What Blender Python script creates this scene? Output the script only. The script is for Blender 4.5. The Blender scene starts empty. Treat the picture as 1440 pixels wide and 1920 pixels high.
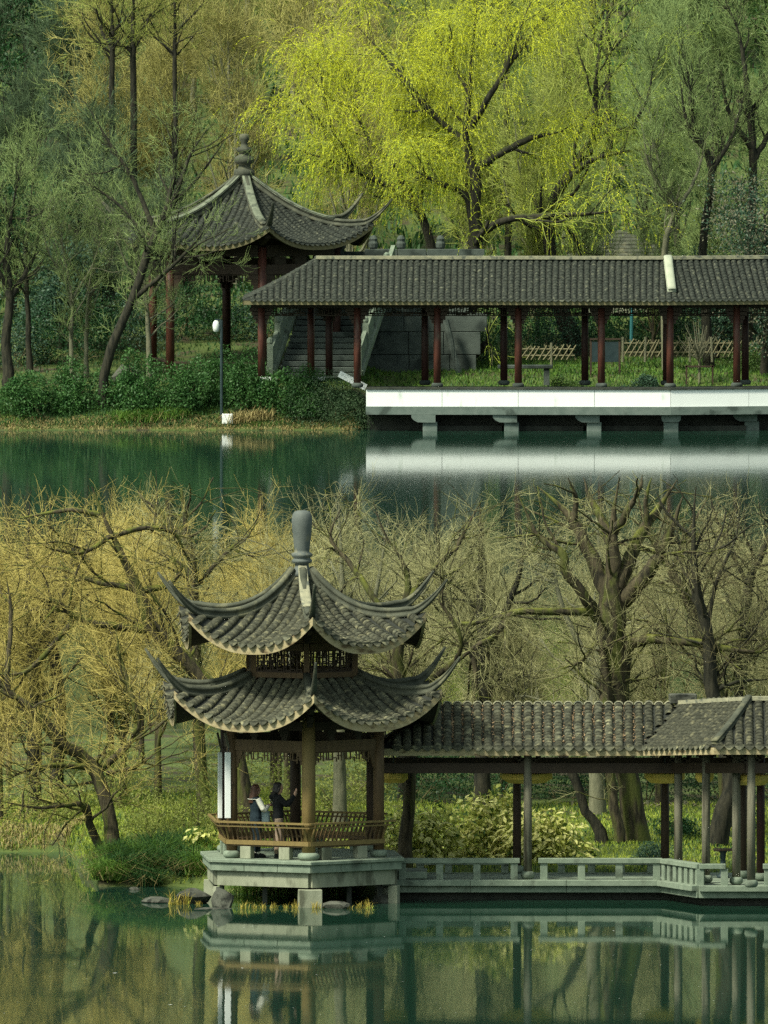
import bpy, math, random
import numpy as np
from mathutils import Vector, Matrix

# ------------------------------------------------------------------ camera, light, exposure
# photograph pixels (1440 x 1920) -> directions; distances come from the ground, water and known sizes
F, YH, H, CX = 37350.0, -933.0, 31.6, 720.0
SC = bpy.context.scene
cam_d = bpy.data.cameras.new('camera'); cam = bpy.data.objects.new('camera', cam_d)
SC.collection.objects.link(cam); SC.camera = cam
cam_d.sensor_fit = 'VERTICAL'; cam_d.sensor_height = 36.0
cam_d.lens = F / 1920.0 * 36.0
cam_d.clip_start = 5.0; cam_d.clip_end = 6000.0
PITCH = math.atan((960.0 - YH) / F)
cam.location = (0, 0, H); cam.rotation_euler = (math.pi / 2 - PITCH, 0, 0)

SUN_EL, SUN_AZ = math.radians(50), math.radians(-128)      # azimuth from +Y towards +X: behind the camera, left
world = bpy.data.worlds.new('World'); SC.world = world; world.use_nodes = True
wn = world.node_tree.nodes; wl = world.node_tree.links
sky = wn.new('ShaderNodeTexSky'); sky.sky_type = 'NISHITA'; sky.sun_disc = False
sky.sun_elevation = SUN_EL; sky.sun_rotation = SUN_AZ
sky.air_density = 1.0; sky.dust_density = 3.0; sky.ozone_density = 1.0
bg = wn['Background']; bg.inputs['Strength'].default_value = 0.095
hz = wn.new('ShaderNodeHueSaturation'); hz.inputs['Saturation'].default_value = .5      # thin overcast: whiter than clear sky
tn = wn.new('ShaderNodeMix'); tn.data_type = 'RGBA'; tn.blend_type = 'MULTIPLY'; tn.inputs['Factor'].default_value = 1.0; tn.inputs['B'].default_value = (.88, 1.0, .86, 1)
wl.new(sky.outputs[0], hz.inputs['Color']); wl.new(hz.outputs[0], tn.inputs['A']); wl.new(tn.outputs['Result'], bg.inputs['Color'])
sun_d = bpy.data.lights.new('sun', 'SUN'); sun = bpy.data.objects.new('sun', sun_d)
SC.collection.objects.link(sun)
sun_d.energy = 2.9; sun_d.angle = math.radians(10); sun_d.color = (1.0, 0.97, 0.78)
sdir = Vector((math.sin(SUN_AZ) * math.cos(SUN_EL), math.cos(SUN_AZ) * math.cos(SUN_EL), math.sin(SUN_EL)))
sun.rotation_euler = sdir.to_track_quat('Z', 'Y').to_euler(); sun.location = (0, 440, 60)
SC.view_settings.view_transform = 'Standard'; SC.view_settings.look = 'None'
SC.view_settings.exposure = 0.9; SC.view_settings.gamma = 1.0
SC.cycles.max_bounces = 5; SC.cycles.diffuse_bounces = 2; SC.cycles.glossy_bounces = 3
SC.cycles.transmission_bounces = 2; SC.cycles.transparent_max_bounces = 4
SC.cycles.caustics_reflective = False; SC.cycles.caustics_refractive = False
SC.cycles.use_denoising = False                      # fine twigs keep their grain instead of being smeared
SC.cycles.sample_clamp_indirect = 2.0; SC.cycles.sample_clamp_direct = 8.0; SC.cycles.blur_glossy = 1.0

# ------------------------------------------------------------------ helpers
random.seed(7); RNG = np.random.default_rng(11)
COL = SC.collection
OFF = {}
def X(px, d): return (px - CX) * d / F
def Z(py, d): return H - (py - YH) * d / F
def P(px, py, d): return Vector((X(px, d), d, Z(py, d)))
def DG(py, z): return F * (H - z) / (py - YH)              # depth at which a point of height z shows at row py

def newobj(name, data, parent=None, loc=None):
    o = bpy.data.objects.new(name, data); COL.objects.link(o)
    if parent is not None:
        o.parent = parent; OFF[o] = OFF[parent]
    else:
        OFF[o] = Vector((0, 0, 0))
    if loc is not None:
        o.location = loc
    return o
def tag(o, label=None, cat=None, group=None, kind=None):
    if label: o['label'] = label
    if cat: o['category'] = cat
    if group: o['group'] = group
    if kind: o['kind'] = kind
    return o
def thing(name, loc, label, cat, group=None):
    o = newobj(name, None); o.location = loc; o.empty_display_size = .2; OFF[o] = Vector(loc)
    return tag(o, label, cat, group)

class MB:
    """collects geometry in world coordinates; build() links it as one mesh object"""
    def __init__(s): s.v = []; s.f = []; s.n = 0
    def add(s, v, f):
        v = np.asarray(v, float).reshape(-1, 3); b = s.n; s.v.append(v); s.n += len(v)
        s.f.append([tuple(i + b for i in q) for q in f]); return s
    def box(s, c, size, rz=0.0, R=None):
        hx, hy, hz = size[0] / 2, size[1] / 2, size[2] / 2
        v = np.array([[x, y, z] for z in (-hz, hz) for y in (-hy, hy) for x in (-hx, hx)])
        if R is not None: v = v @ np.array(R).T
        elif rz:
            ca, sa = math.cos(rz), math.sin(rz); v = v @ np.array([[ca, sa, 0], [-sa, ca, 0], [0, 0, 1]])
        return s.add(v + np.array(c), [(0, 2, 3, 1), (4, 5, 7, 6), (0, 1, 5, 4), (2, 6, 7, 3), (0, 4, 6, 2), (1, 3, 7, 5)])
    def beam(s, a, b, w, h, up=(0, 0, 1)):
        a, b = Vector(a), Vector(b); d = b - a; L = d.length; d.normalize()
        u = Vector(up); sd = d.cross(u).normalized(); u = sd.cross(d)
        R = Matrix((d, -sd, u)).transposed()
        return s.box((a + b) / 2, (L, w, h), R=[list(r) for r in R])
    def prism(s, pts, z0, z1):
        n = len(pts); v = [(p[0], p[1], z0) for p in pts] + [(p[0], p[1], z1) for p in pts]
        f = [tuple(range(n))[::-1], tuple(range(n, 2 * n))] + [(i, (i + 1) % n, n + (i + 1) % n, n + i) for i in range(n)]
        return s.add(v, f)
    def loft(s, rings, caps=True, closed=True):
        n = len(rings[0]); v = [p for r in rings for p in r]; f = []
        m = n if closed else n - 1
        for k in range(len(rings) - 1):
            for i in range(m):
                j = (i + 1) % n; f.append((k * n + i, k * n + j, (k + 1) * n + j, (k + 1) * n + i))
        if caps and closed:
            f.append(tuple(range(n))[::-1]); f.append(tuple(range((len(rings) - 1) * n, len(rings) * n)))
        return s.add(v, f)
    def lathe(s, c, prof, n=14, squash=1.0, rot=0.0):
        rings = [[(c[0] + r * math.cos(rot + 2 * math.pi * i / n), c[1] + r * squash * math.sin(rot + 2 * math.pi * i / n), c[2] + z) for i in range(n)] for r, z in prof]
        return s.loft(rings)
    def tube(s, pts, rad, n=8, caps=True):
        pts = [Vector(p) for p in pts]
        if not hasattr(rad, '__len__'): rad = [rad] * len(pts)
        rings = []; ref = Vector((0, 0, 1))
        for i, p in enumerate(pts):
            t = (pts[min(i + 1, len(pts) - 1)] - pts[max(i - 1, 0)]).normalized()
            r_ = ref if abs(t.dot(ref)) < .95 else Vector((0, 1, 0))
            a = t.cross(r_).normalized(); b = t.cross(a)
            rings.append([p + (a * math.cos(2 * math.pi * k / n) + b * math.sin(2 * math.pi * k / n)) * rad[i] for k in range(n)])
        return s.loft(rings, caps)
    def inst(s, tv, tf, mats):
        """template verts, faces placed by an (N,4,4) array"""
        mats = np.asarray(mats); tv = np.asarray(tv)
        if len(mats) == 0: return s
        w = np.einsum('nij,vj->nvi', mats[:, :3, :3], tv) + mats[:, None, :3, 3]
        nv = len(tv); b = s.n; s.v.append(w.reshape(-1, 3)); s.n += nv * len(mats)
        s.f.append([tuple(i + b + k * nv for i in q) for k in range(len(mats)) for q in tf]); return s
    def mesh(s, name, off=(0, 0, 0)):
        me = bpy.data.meshes.new(name)
        v = (np.concatenate(s.v) if s.v else np.zeros((0, 3))) - np.array(off)
        me.from_pydata(v.tolist(), [], [q for fs in s.f for q in fs]); return me
    def build(s, name, mat, parent=None, smooth=False, bevel=0.0):
        off = OFF[parent] if parent is not None else Vector((0, 0, 0))
        me = s.mesh(name, off)
        if smooth: me.polygons.foreach_set('use_smooth', [True] * len(me.polygons))
        me.materials.append(mat); o = newobj(name, me, parent)
        if bevel:
            m = o.modifiers.new('bevel', 'BEVEL'); m.width = bevel; m.segments = 1; m.limit_method = 'ANGLE'
        return o
    def top(s, name, mat, label, cat, group=None, smooth=False, bevel=0.0):
        """a thing that is one mesh: origin at its base"""
        v = np.concatenate(s.v); b = Vector(((v[:, 0].min() + v[:, 0].max()) / 2, (v[:, 1].min() + v[:, 1].max()) / 2, v[:, 2].min()))
        me = s.mesh(name, b); me.materials.append(mat)
        if smooth: me.polygons.foreach_set('use_smooth', [True] * len(me.polygons))
        o = newobj(name, me, None, b); OFF[o] = b
        if bevel:
            m = o.modifiers.new('bevel', 'BEVEL'); m.width = bevel; m.segments = 1; m.limit_method = 'ANGLE'
        return tag(o, label, cat, group)

def arr_mesh(name, v, quads=None, tris=None, mat=None, parent=None, smooth=False):
    """fast mesh from numpy arrays (world coordinates)"""
    off = np.array(OFF[parent]) if parent is not None else np.zeros(3)
    v = np.asarray(v, np.float64) - off
    me = bpy.data.meshes.new(name)
    lq = 0 if quads is None else len(quads); lt = 0 if tris is None else len(tris)
    me.vertices.add(len(v)); me.vertices.foreach_set('co', v.astype(np.float32).ravel())
    idx = np.concatenate([np.zeros(0, int) if not lq else np.asarray(quads).ravel(), np.zeros(0, int) if not lt else np.asarray(tris).ravel()])
    me.loops.add(len(idx)); me.loops.foreach_set('vertex_index', idx.astype(np.int32))
    st = np.concatenate([np.arange(lq) * 4, lq * 4 + np.arange(lt) * 3]); tot = np.concatenate([np.full(lq, 4), np.full(lt, 3)])
    me.polygons.add(lq + lt); me.polygons.foreach_set('loop_start', st.astype(np.int32)); me.polygons.foreach_set('loop_total', tot.astype(np.int32))
    if smooth: me.polygons.foreach_set('use_smooth', np.ones(lq + lt, bool))
    me.update(calc_edges=True)
    if mat: me.materials.append(mat)
    return newobj(name, me, parent)
def mesh_piece(tv, tf, name, mat, smooth=False):
    me = bpy.data.meshes.new(name); me.from_pydata([tuple(p) for p in tv], [], tf); me.materials.append(mat)
    if smooth: me.polygons.foreach_set('use_smooth', [True] * len(me.polygons))
    return me
def place(me, name, M4, parent):
    """one piece that shares mesh data; M4 in world coordinates"""
    o = newobj(name, me, parent); m = Matrix([list(r) for r in M4]); m.translation = m.translation - OFF[parent]
    o.matrix_basis = m; return o

# ------------------------------------------------------------------ materials
def mat(name, c1, c2=None, scale=4.0, rough=.8, bump=0.0, bscale=30.0, stretch=(1, 1, 1), rnd=0.0, c3=None, c3at=.62, c3scale=1.5,
        up=None, translucent=0.0, spec=.3, metal=0.0, contrast=.25):
    m = bpy.data.materials.new(name); m.use_nodes = True; nt = m.node_tree; N = nt.nodes; L = nt.links
    b = N['Principled BSDF']; b.inputs['Roughness'].default_value = rough; b.inputs['Metallic'].default_value = metal
    b.inputs['Specular IOR Level'].default_value = spec
    g = N.new('ShaderNodeNewGeometry'); mp = N.new('ShaderNodeMapping'); mp.inputs['Scale'].default_value = stretch
    L.new(g.outputs['Position'], mp.inputs['Vector'])
    def noise(sc, det=4.0):
        n = N.new('ShaderNodeTexNoise'); n.inputs['Scale'].default_value = sc; n.inputs['Detail'].default_value = det
        L.new(mp.outputs[0], n.inputs['Vector']); return n.outputs['Fac']
    def ramp(fac, a, b_):
        r = N.new('ShaderNodeMapRange'); r.inputs['From Min'].default_value = a; r.inputs['From Max'].default_value = b_
        L.new(fac, r.inputs['Value']); return r.outputs[0]
    def mix(fac, a, b_):
        x = N.new('ShaderNodeMix'); x.data_type = 'RGBA'
        L.new(fac, x.inputs['Factor'])
        for s_, val in ((x.inputs['A'], a), (x.inputs['B'], b_)):
            if isinstance(val, (tuple, list)): s_.default_value = (*val, 1)
            else: L.new(val, s_)
        return x.outputs['Result']
    col = mix(ramp(noise(scale), .5 - contrast, .5 + contrast), c1, c2 or c1)
    if c3: col = mix(ramp(noise(c3scale, 5), c3at - .06, c3at + .06), col, c3)
    if up:                                              # growth on faces that look up: (colour, amount)
        sp = N.new('ShaderNodeSeparateXYZ'); L.new(g.outputs['Normal'], sp.inputs[0])
        ad = N.new('ShaderNodeMath'); ad.operation = 'MULTIPLY_ADD'; L.new(noise(3.0), ad.inputs[0]); ad.inputs[1].default_value = 2.2
        L.new(sp.outputs['Z'], ad.inputs[2])
        col = mix(ramp(ad.outputs[0], 1.9 - up[1], 2.5 - up[1]), col, up[0])
    if rnd:
        oi = N.new('ShaderNodeObjectInfo'); hs = N.new('ShaderNodeHueSaturation')
        r = N.new('ShaderNodeMapRange'); r.inputs['To Min'].default_value = 1 - rnd; r.inputs['To Max'].default_value = 1 + rnd
        L.new(oi.outputs['Random'], r.inputs['Value']); L.new(r.outputs[0], hs.inputs['Value']); L.new(col, hs.inputs['Color']); col = hs.outputs[0]
    L.new(col, b.inputs['Base Color'])
    if bump:
        bp = N.new('ShaderNodeBump'); bp.inputs['Strength'].default_value = bump; bp.inputs['Distance'].default_value = .02
        L.new(noise(bscale, 5), bp.inputs['Height']); L.new(bp.outputs[0], b.inputs['Normal'])
    if translucent:
        t = N.new('ShaderNodeBsdfTranslucent'); L.new(col, t.inputs['Color']); ms = N.new('ShaderNodeMixShader')
        ms.inputs[0].default_value = translucent; L.new(b.outputs[0], ms.inputs[1]); L.new(t.outputs[0], ms.inputs[2])
        L.new(ms.outputs[0], N['Material Output'].inputs['Surface'])
    return m

MT = {}
MT['tile'] = mat('roof_tile', (.022, .025, .018), (.115, .115, .078), 11, .85, .5, 60, rnd=.4, c3=(.20, .19, .115), c3at=.61, c3scale=7)
MT['tile_dark'] = mat('roof_tile_dark', (.014, .017, .015), (.035, .038, .032), 5, .9, .4, 50)
MT['ridge'] = mat('ridge_tile', (.034, .039, .029), (.095, .10, .072), 4, .85, .5, 40, c3=(.16, .155, .095), c3at=.63, c3scale=2.2)
MT['ridge_light'] = mat('ridge_plaster', (.20, .20, .14), (.36, .34, .23), 6, .85, .4, 40, c3=(.10, .11, .09), c3at=.6, c3scale=4)
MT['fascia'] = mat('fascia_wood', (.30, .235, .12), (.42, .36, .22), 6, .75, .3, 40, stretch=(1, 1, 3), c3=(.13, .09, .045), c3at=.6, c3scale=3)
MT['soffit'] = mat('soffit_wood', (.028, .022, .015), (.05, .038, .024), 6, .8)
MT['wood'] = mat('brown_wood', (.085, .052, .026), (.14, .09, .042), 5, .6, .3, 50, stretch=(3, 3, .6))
MT['wood_lit'] = mat('lit_olive_wood', (.17, .12, .045), (.23, .165, .06), 5, .65, .3, 50, stretch=(3, 3, .5))  # brown wood made lighter: light on the front column put into its colour
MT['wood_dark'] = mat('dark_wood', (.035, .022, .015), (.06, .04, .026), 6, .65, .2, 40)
MT['wood_grey'] = mat('grey_weathered_wood', (.10, .09, .062), (.21, .20, .145), 6, .75, .3, 40, stretch=(4, 4, .4), c3=(.05, .045, .03), c3at=.62, c3scale=2)
MT['stone'] = mat('green_grey_stone', (.14, .18, .135), (.235, .28, .215), 5, .85, .35, 60, c3=(.085, .105, .08), c3at=.63, c3scale=2.5)
MT['stone_warm'] = mat('pale_stone', (.20, .215, .15), (.32, .33, .245), 5, .85, .35, 60, stretch=(1, 1, .35), c3=(.11, .115, .08), c3at=.6, c3scale=3)
MT['stone_dark'] = mat('wet_or_shaded_dark_stone', (.02, .024, .02), (.06, .065, .052), 3, .6, .5, 20)
MT['rock'] = mat('rock', (.035, .036, .030), (.12, .125, .10), 3.5, .85, .8, 14, c3=(.02, .022, .018), c3at=.6, c3scale=5)
MT['white'] = mat('white_paint', (.84, .87, .86), (.90, .92, .91), 2, .6, .1, 40, stretch=(1.5, 1.5, .5), c3=(.62, .67, .63), c3at=.68, c3scale=2.0)
MT['gold'] = mat('golden_lacquer', (.70, .47, .08), (.80, .58, .14), 8, .45)
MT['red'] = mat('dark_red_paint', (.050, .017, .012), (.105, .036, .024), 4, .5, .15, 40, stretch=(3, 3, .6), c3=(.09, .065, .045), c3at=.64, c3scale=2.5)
MT['red_shaded'] = mat('shaded_red_paint', (.025, .010, .008), (.045, .017, .013), 4, .55)  # the red darkened for rear columns, their shade put into the colour
MT['bark'] = mat('bark', (.018, .016, .010), (.085, .070, .040), 9, .9, 1.0, 14, stretch=(1.3, 1.3, .3), c3=(.075, .085, .020), c3at=.54, c3scale=3.0, up=((.12, .13, .02), .35), contrast=.16)
MT['bark_dark'] = mat('dark_bark', (.009, .010, .007), (.040, .037, .024), 9, .9, 1.0, 14, stretch=(1.3, 1.3, .3), up=((.06, .075, .016), .2), contrast=.16)
MT['bark_pale'] = mat('pale_bark', (.09, .095, .06), (.19, .185, .12), 7, .9, .5, 26, stretch=(2, 2, .6))
MT['twig_gold_lit'] = mat('golden_lit_twigs', (.26, .215, .055), (.70, .575, .18), 5, .8, contrast=.22)  # golden light on the left trees is put into the twig colour
MT['twig_tan'] = mat('tan_twigs', (.15, .15, .065), (.50, .475, .23), 5, .8, contrast=.22)
MT['twig_olive'] = mat('olive_twigs', (.14, .19, .04), (.46, .50, .11), 3, .8, contrast=.22)
MT['twig_grey'] = mat('grey_green_twigs', (.085, .14, .05), (.32, .41, .14), 3, .8, contrast=.22)
MT['twig_brown'] = mat('brown_twigs', (.09, .08, .04), (.22, .19, .09), 5.0, .8)
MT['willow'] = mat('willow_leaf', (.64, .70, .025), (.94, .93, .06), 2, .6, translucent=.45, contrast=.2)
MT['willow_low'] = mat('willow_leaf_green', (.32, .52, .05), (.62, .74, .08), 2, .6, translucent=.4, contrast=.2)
MT['leaf_dark'] = mat('dark_green_leaf', (.010, .042, .015), (.032, .10, .030), 3, .5, translucent=.2)
MT['leaf_mid'] = mat('mid_green_leaf', (.04, .085, .02), (.09, .16, .035), 3, .5, translucent=.3)
MT['leaf_lime'] = mat('lime_leaf', (.34, .40, .07), (.58, .58, .17), 4, .45, translucent=.3)
MT['leaf_cream'] = mat('cream_edged_leaf', (.60, .60, .20), (.80, .76, .33), 4, .45, rnd=.3, translucent=.3)
MT['leaf_blue'] = mat('blue_green_leaf', (.022, .065, .042), (.065, .12, .07), 3, .5, translucent=.2)
MT['grass'] = mat('grass_blade', (.18, .27, .03), (.46, .52, .075), 2.2, .6, translucent=.35, contrast=.2)
MT['grass_dark'] = mat('dark_grass_blade', (.018, .065, .018), (.055, .13, .032), 2, .6, translucent=.25)
MT['straw'] = mat('straw', (.22, .18, .075), (.38, .31, .13), 3, .8)
MT['iris'] = mat('yellow_iris_leaf', (.34, .25, .05), (.52, .44, .09), 5, .6, translucent=.3)
MT['litter'] = mat('dry_leaf_litter', (.22, .13, .06), (.42, .30, .18), 30, .9)
MT['bamboo'] = mat('weathered_bamboo', (.12, .11, .06), (.22, .20, .115), 6, .75)
MT['metal_dark'] = mat('dark_metal', (.015, .03, .035), (.03, .05, .055), 5, .5)
MT['tile_far'] = mat('shaded_roof_tile', (.010, .014, .012), (.062, .070, .056), 12, .85, .5, 60, c3=(.13, .135, .095), c3at=.64, c3scale=8)  # roof tile darkened: shade over the far roofs put into its colour
MT['ridge_far'] = mat('shaded_ridge_plaster', (.10, .12, .085), (.20, .22, .16), 6, .85, .4, 40, c3=(.06, .07, .055), c3at=.6, c3scale=4)  # plaster toned down to carry the shade of the far pavilion roof
MT['abutment'] = mat('dark_concrete', (.045, .058, .052), (.095, .115, .10), 2.5, .9, .5, 20, c3=(.025, .034, .03), c3at=.57, c3scale=1.2)
MT['twig_hill'] = mat('tan_olive_twigs', (.18, .175, .05), (.50, .46, .15), 3, .8, contrast=.22)
MT['leaf_bank'] = mat('bank_shrub_leaf', (.022, .085, .022), (.085, .19, .05), 3, .5, translucent=.25)
MT['grass_far'] = mat('far_grass_blade', (.05, .14, .02), (.17, .29, .045), 2.2, .6, translucent=.3, contrast=.2)
MT['stone_slab'] = mat('blue_grey_stone', (.10, .135, .12), (.17, .205, .185), 4, .85, .35, 50, c3=(.06, .08, .07), c3at=.62, c3scale=2.0)
MT['fascia_far'] = mat('dull_fascia_wood', (.13, .12, .06), (.22, .19, .10), 6, .8, .3, 40)
MT['twig_dusky'] = mat('dusky_green_twigs', (.03, .06, .035), (.13, .19, .09), 3, .8, contrast=.22)
MT['leaf_olive'] = mat('olive_leaf', (.18, .22, .045), (.38, .41, .11), 2, .6, translucent=.35)
# ------------------------------------------------------------------ setting: ground and water
def sstep(a, b, x):
    t = np.clip((x - a) / (b - a), 0, 1); return t * t * (3 - 2 * t)
def lumps(x, y, s=1.0):
    return (np.sin(x * 1.3 * s + 1.7 * np.sin(y * .7 * s)) + np.sin(y * 1.1 * s + 1.3 * np.sin(x * .9 * s + 2)) + .5 * np.sin(2.7 * x * s - 2.1 * y * s)) / 2.5
def near_shore(x):
    s = 466.0 - 11.6 * sstep(-7.6, -6.5, x) - 2.2 * sstep(-4.6, -3.4, x)
    return s + .12 * np.sin(3.1 * x) + .07 * np.sin(7.3 * x)
def far_shore(x):
    return 678.6 + 4.2 * sstep(-1.2, .4, x) + .12 * np.sin(2.1 * x) + .06 * np.sin(6.1 * x)
def ground_z(x, y):
    x = np.asarray(x, float); y = np.asarray(y, float)
    s = y - near_shore(x)
    near = np.where(s < 0, np.maximum(-1.2, s * .6), .52 * (1 - np.exp(-np.maximum(s, 0) / .9)) + .020 * np.maximum(s, 0))
    near = np.minimum(near, np.maximum(-1.2, (498 + 2 * np.sin(x * .3) - y) * .35))
    near = near + np.where(s > 1, .05 * lumps(x, y), 0)
    t = y - far_shore(x)
    far = np.interp(t, [-3, 0, .35, 1, 3, 5, 10, 15, 40, 90, 150, 400, 1500], [-1.2, 0, .16, .45, 1.05, 1.45, 1.8, 2.4, 4.6, 15, 28, 60, 90])
    far = far + np.where(t > 1, .08 * lumps(x, y, .7) * np.clip(t / 10, .4, 3), 0)
    return np.maximum(near, far)
def gz(x, y): return float(ground_z(x, y))
gx = np.concatenate([[-1600, -700, -300, -150, -90, -60, -40], np.arange(-28, 28.01, .5), [40, 60, 90, 150, 300, 700, 1600]])
gy = np.concatenate([[-1500, -600, -200, 0, 200, 350, 420], np.arange(444, 505, .4), [510, 530, 560, 600, 640, 660], np.arange(674, 700, .4), np.arange(700, 790, 1.5), [800, 830, 900, 1000, 1200, 1600, 2200]])
GXX, GYY = np.meshgrid(gx, gy); GZZ = ground_z(GXX, GYY)
nx, ny = len(gx), len(gy)
gi = (np.arange(ny - 1)[:, None] * nx + np.arange(nx - 1)[None]).ravel()
MT['ground'] = mat('soil_and_moss', (.04, .065, .018), (.10, .135, .032), 1.1, .95, .5, 9, c3=(.06, .05, .028), c3at=.58, c3scale=.8)
g = arr_mesh('ground', np.stack([GXX.ravel(), GYY.ravel(), GZZ.ravel()], 1), np.stack([gi, gi + 1, gi + nx + 1, gi + nx], 1), None, MT['ground'], None, True)
tag(g, 'mossy brown ground of both banks and the wooded hillside', 'ground', kind='structure')

wm = bpy.data.materials.new('lake_water'); wm.use_nodes = True; nt = wm.node_tree; N = nt.nodes; L = nt.links
b = N['Principled BSDF']; b.inputs['Base Color'].default_value = (.011, .037, .024, 1)
b.inputs['IOR'].default_value = 1.333
gm = N.new('ShaderNodeNewGeometry')
sy = N.new('ShaderNodeSeparateXYZ'); L.new(gm.outputs['Position'], sy.inputs[0]); mr = N.new('ShaderNodeMapRange')   # a breath of wind on the far lake
mr.inputs['From Min'].default_value = 470; mr.inputs['From Max'].default_value = 620; mr.inputs['To Min'].default_value = .036; mr.inputs['To Max'].default_value = .062
L.new(sy.outputs['Y'], mr.inputs['Value']); L.new(mr.outputs[0], b.inputs['Roughness'])
hsum = None
for sc, amp in (((.9, .25, 1), .0018), ((5.0, 1.2, 1), .0005)):
    mp = N.new('ShaderNodeMapping'); mp.inputs['Scale'].default_value = sc; L.new(gm.outputs['Position'], mp.inputs['Vector'])
    nz = N.new('ShaderNodeTexNoise'); nz.inputs['Scale'].default_value = 1.0; nz.inputs['Detail'].default_value = 2.0
    L.new(mp.outputs[0], nz.inputs['Vector'])
    mu = N.new('ShaderNodeMath'); mu.operation = 'MULTIPLY_ADD'; mu.inputs[1].default_value = amp
    L.new(nz.outputs['Fac'], mu.inputs[0])
    if hsum is None: mu.inputs[2].default_value = 0
    else: L.new(hsum, mu.inputs[2])
    hsum = mu.outputs[0]
bp = N.new('ShaderNodeBump'); bp.inputs['Strength'].default_value = 1.0; bp.inputs['Distance'].default_value = 1.0
L.new(hsum, bp.inputs['Height']); L.new(bp.outputs[0], b.inputs['Normal'])
w = arr_mesh('lake_water', [(-1600, -1500, 0), (1600, -1500, 0), (1600, 700, 0), (-1600, 700, 0)], [(0, 1, 2, 3)], None, wm)
tag(w, 'calm dark green lake water between the two banks', 'water', kind='structure')
# ------------------------------------------------------------------ roof tiles
def arch_tile(r, h, Lt, seg=5):
    v = []; A = [math.pi * k / seg for k in range(seg + 1)]
    for (y, s, hs) in ((0, 1, 1), (Lt, .86, .72)):
        v += [(r * s * math.cos(a), y, h * hs * math.sin(a)) for a in A]
    v += [(r * .74 * math.cos(a), .004, h * .70 * math.sin(a)) for a in A]
    n = seg + 1; f = []
    for k in range(seg):
        f.append((k, k + 1, n + k + 1, n + k)); f.append((k + 1, k, 2 * n + k, 2 * n + k + 1))
    return v, f
def drip_tile(w, h, th=.022):
    prof = [(-.5, 0), (-.5, -.30), (-.34, -.68), (-.14, -.93), (0, -1), (.14, -.93), (.34, -.68), (.5, -.30), (.5, 0)]
    n = len(prof); v = []
    for y in (0, -th): v += [(a * w, y - .05 * math.cos(a * math.pi) , b_ * h + .02) for a, b_ in prof]
    f = [tuple(range(n)), tuple(range(2 * n - 1, n - 1, -1))] + [(i + 1, i, n + i, n + i + 1) for i in range(n - 1)]
    return v, f
def frames(p, t, nrm, jit=0.0, rs=None):
    t = t / np.linalg.norm(t, axis=1, keepdims=True); xx = np.cross(t, nrm); xx /= np.linalg.norm(xx, axis=1, keepdims=True)
    n2 = np.cross(xx, t); M_ = np.zeros((len(p), 4, 4)); M_[:, 3, 3] = 1
    if jit:
        a = RNG.normal(0, jit, len(p))[:, None]; x2 = xx * np.cos(a) + t * np.sin(a); t = t * np.cos(a) - xx * np.sin(a); xx = x2
        a = RNG.normal(0, jit * .8, len(p))[:, None]; t2 = t * np.cos(a) + n2 * np.sin(a); n2 = n2 * np.cos(a) - t * np.sin(a); t = t2
        p = p + xx * RNG.normal(0, jit * .08, len(p))[:, None]
    M_[:, :3, 0] = xx; M_[:, :3, 1] = t; M_[:, :3, 2] = n2; M_[:, :3, 3] = p; return M_

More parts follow.
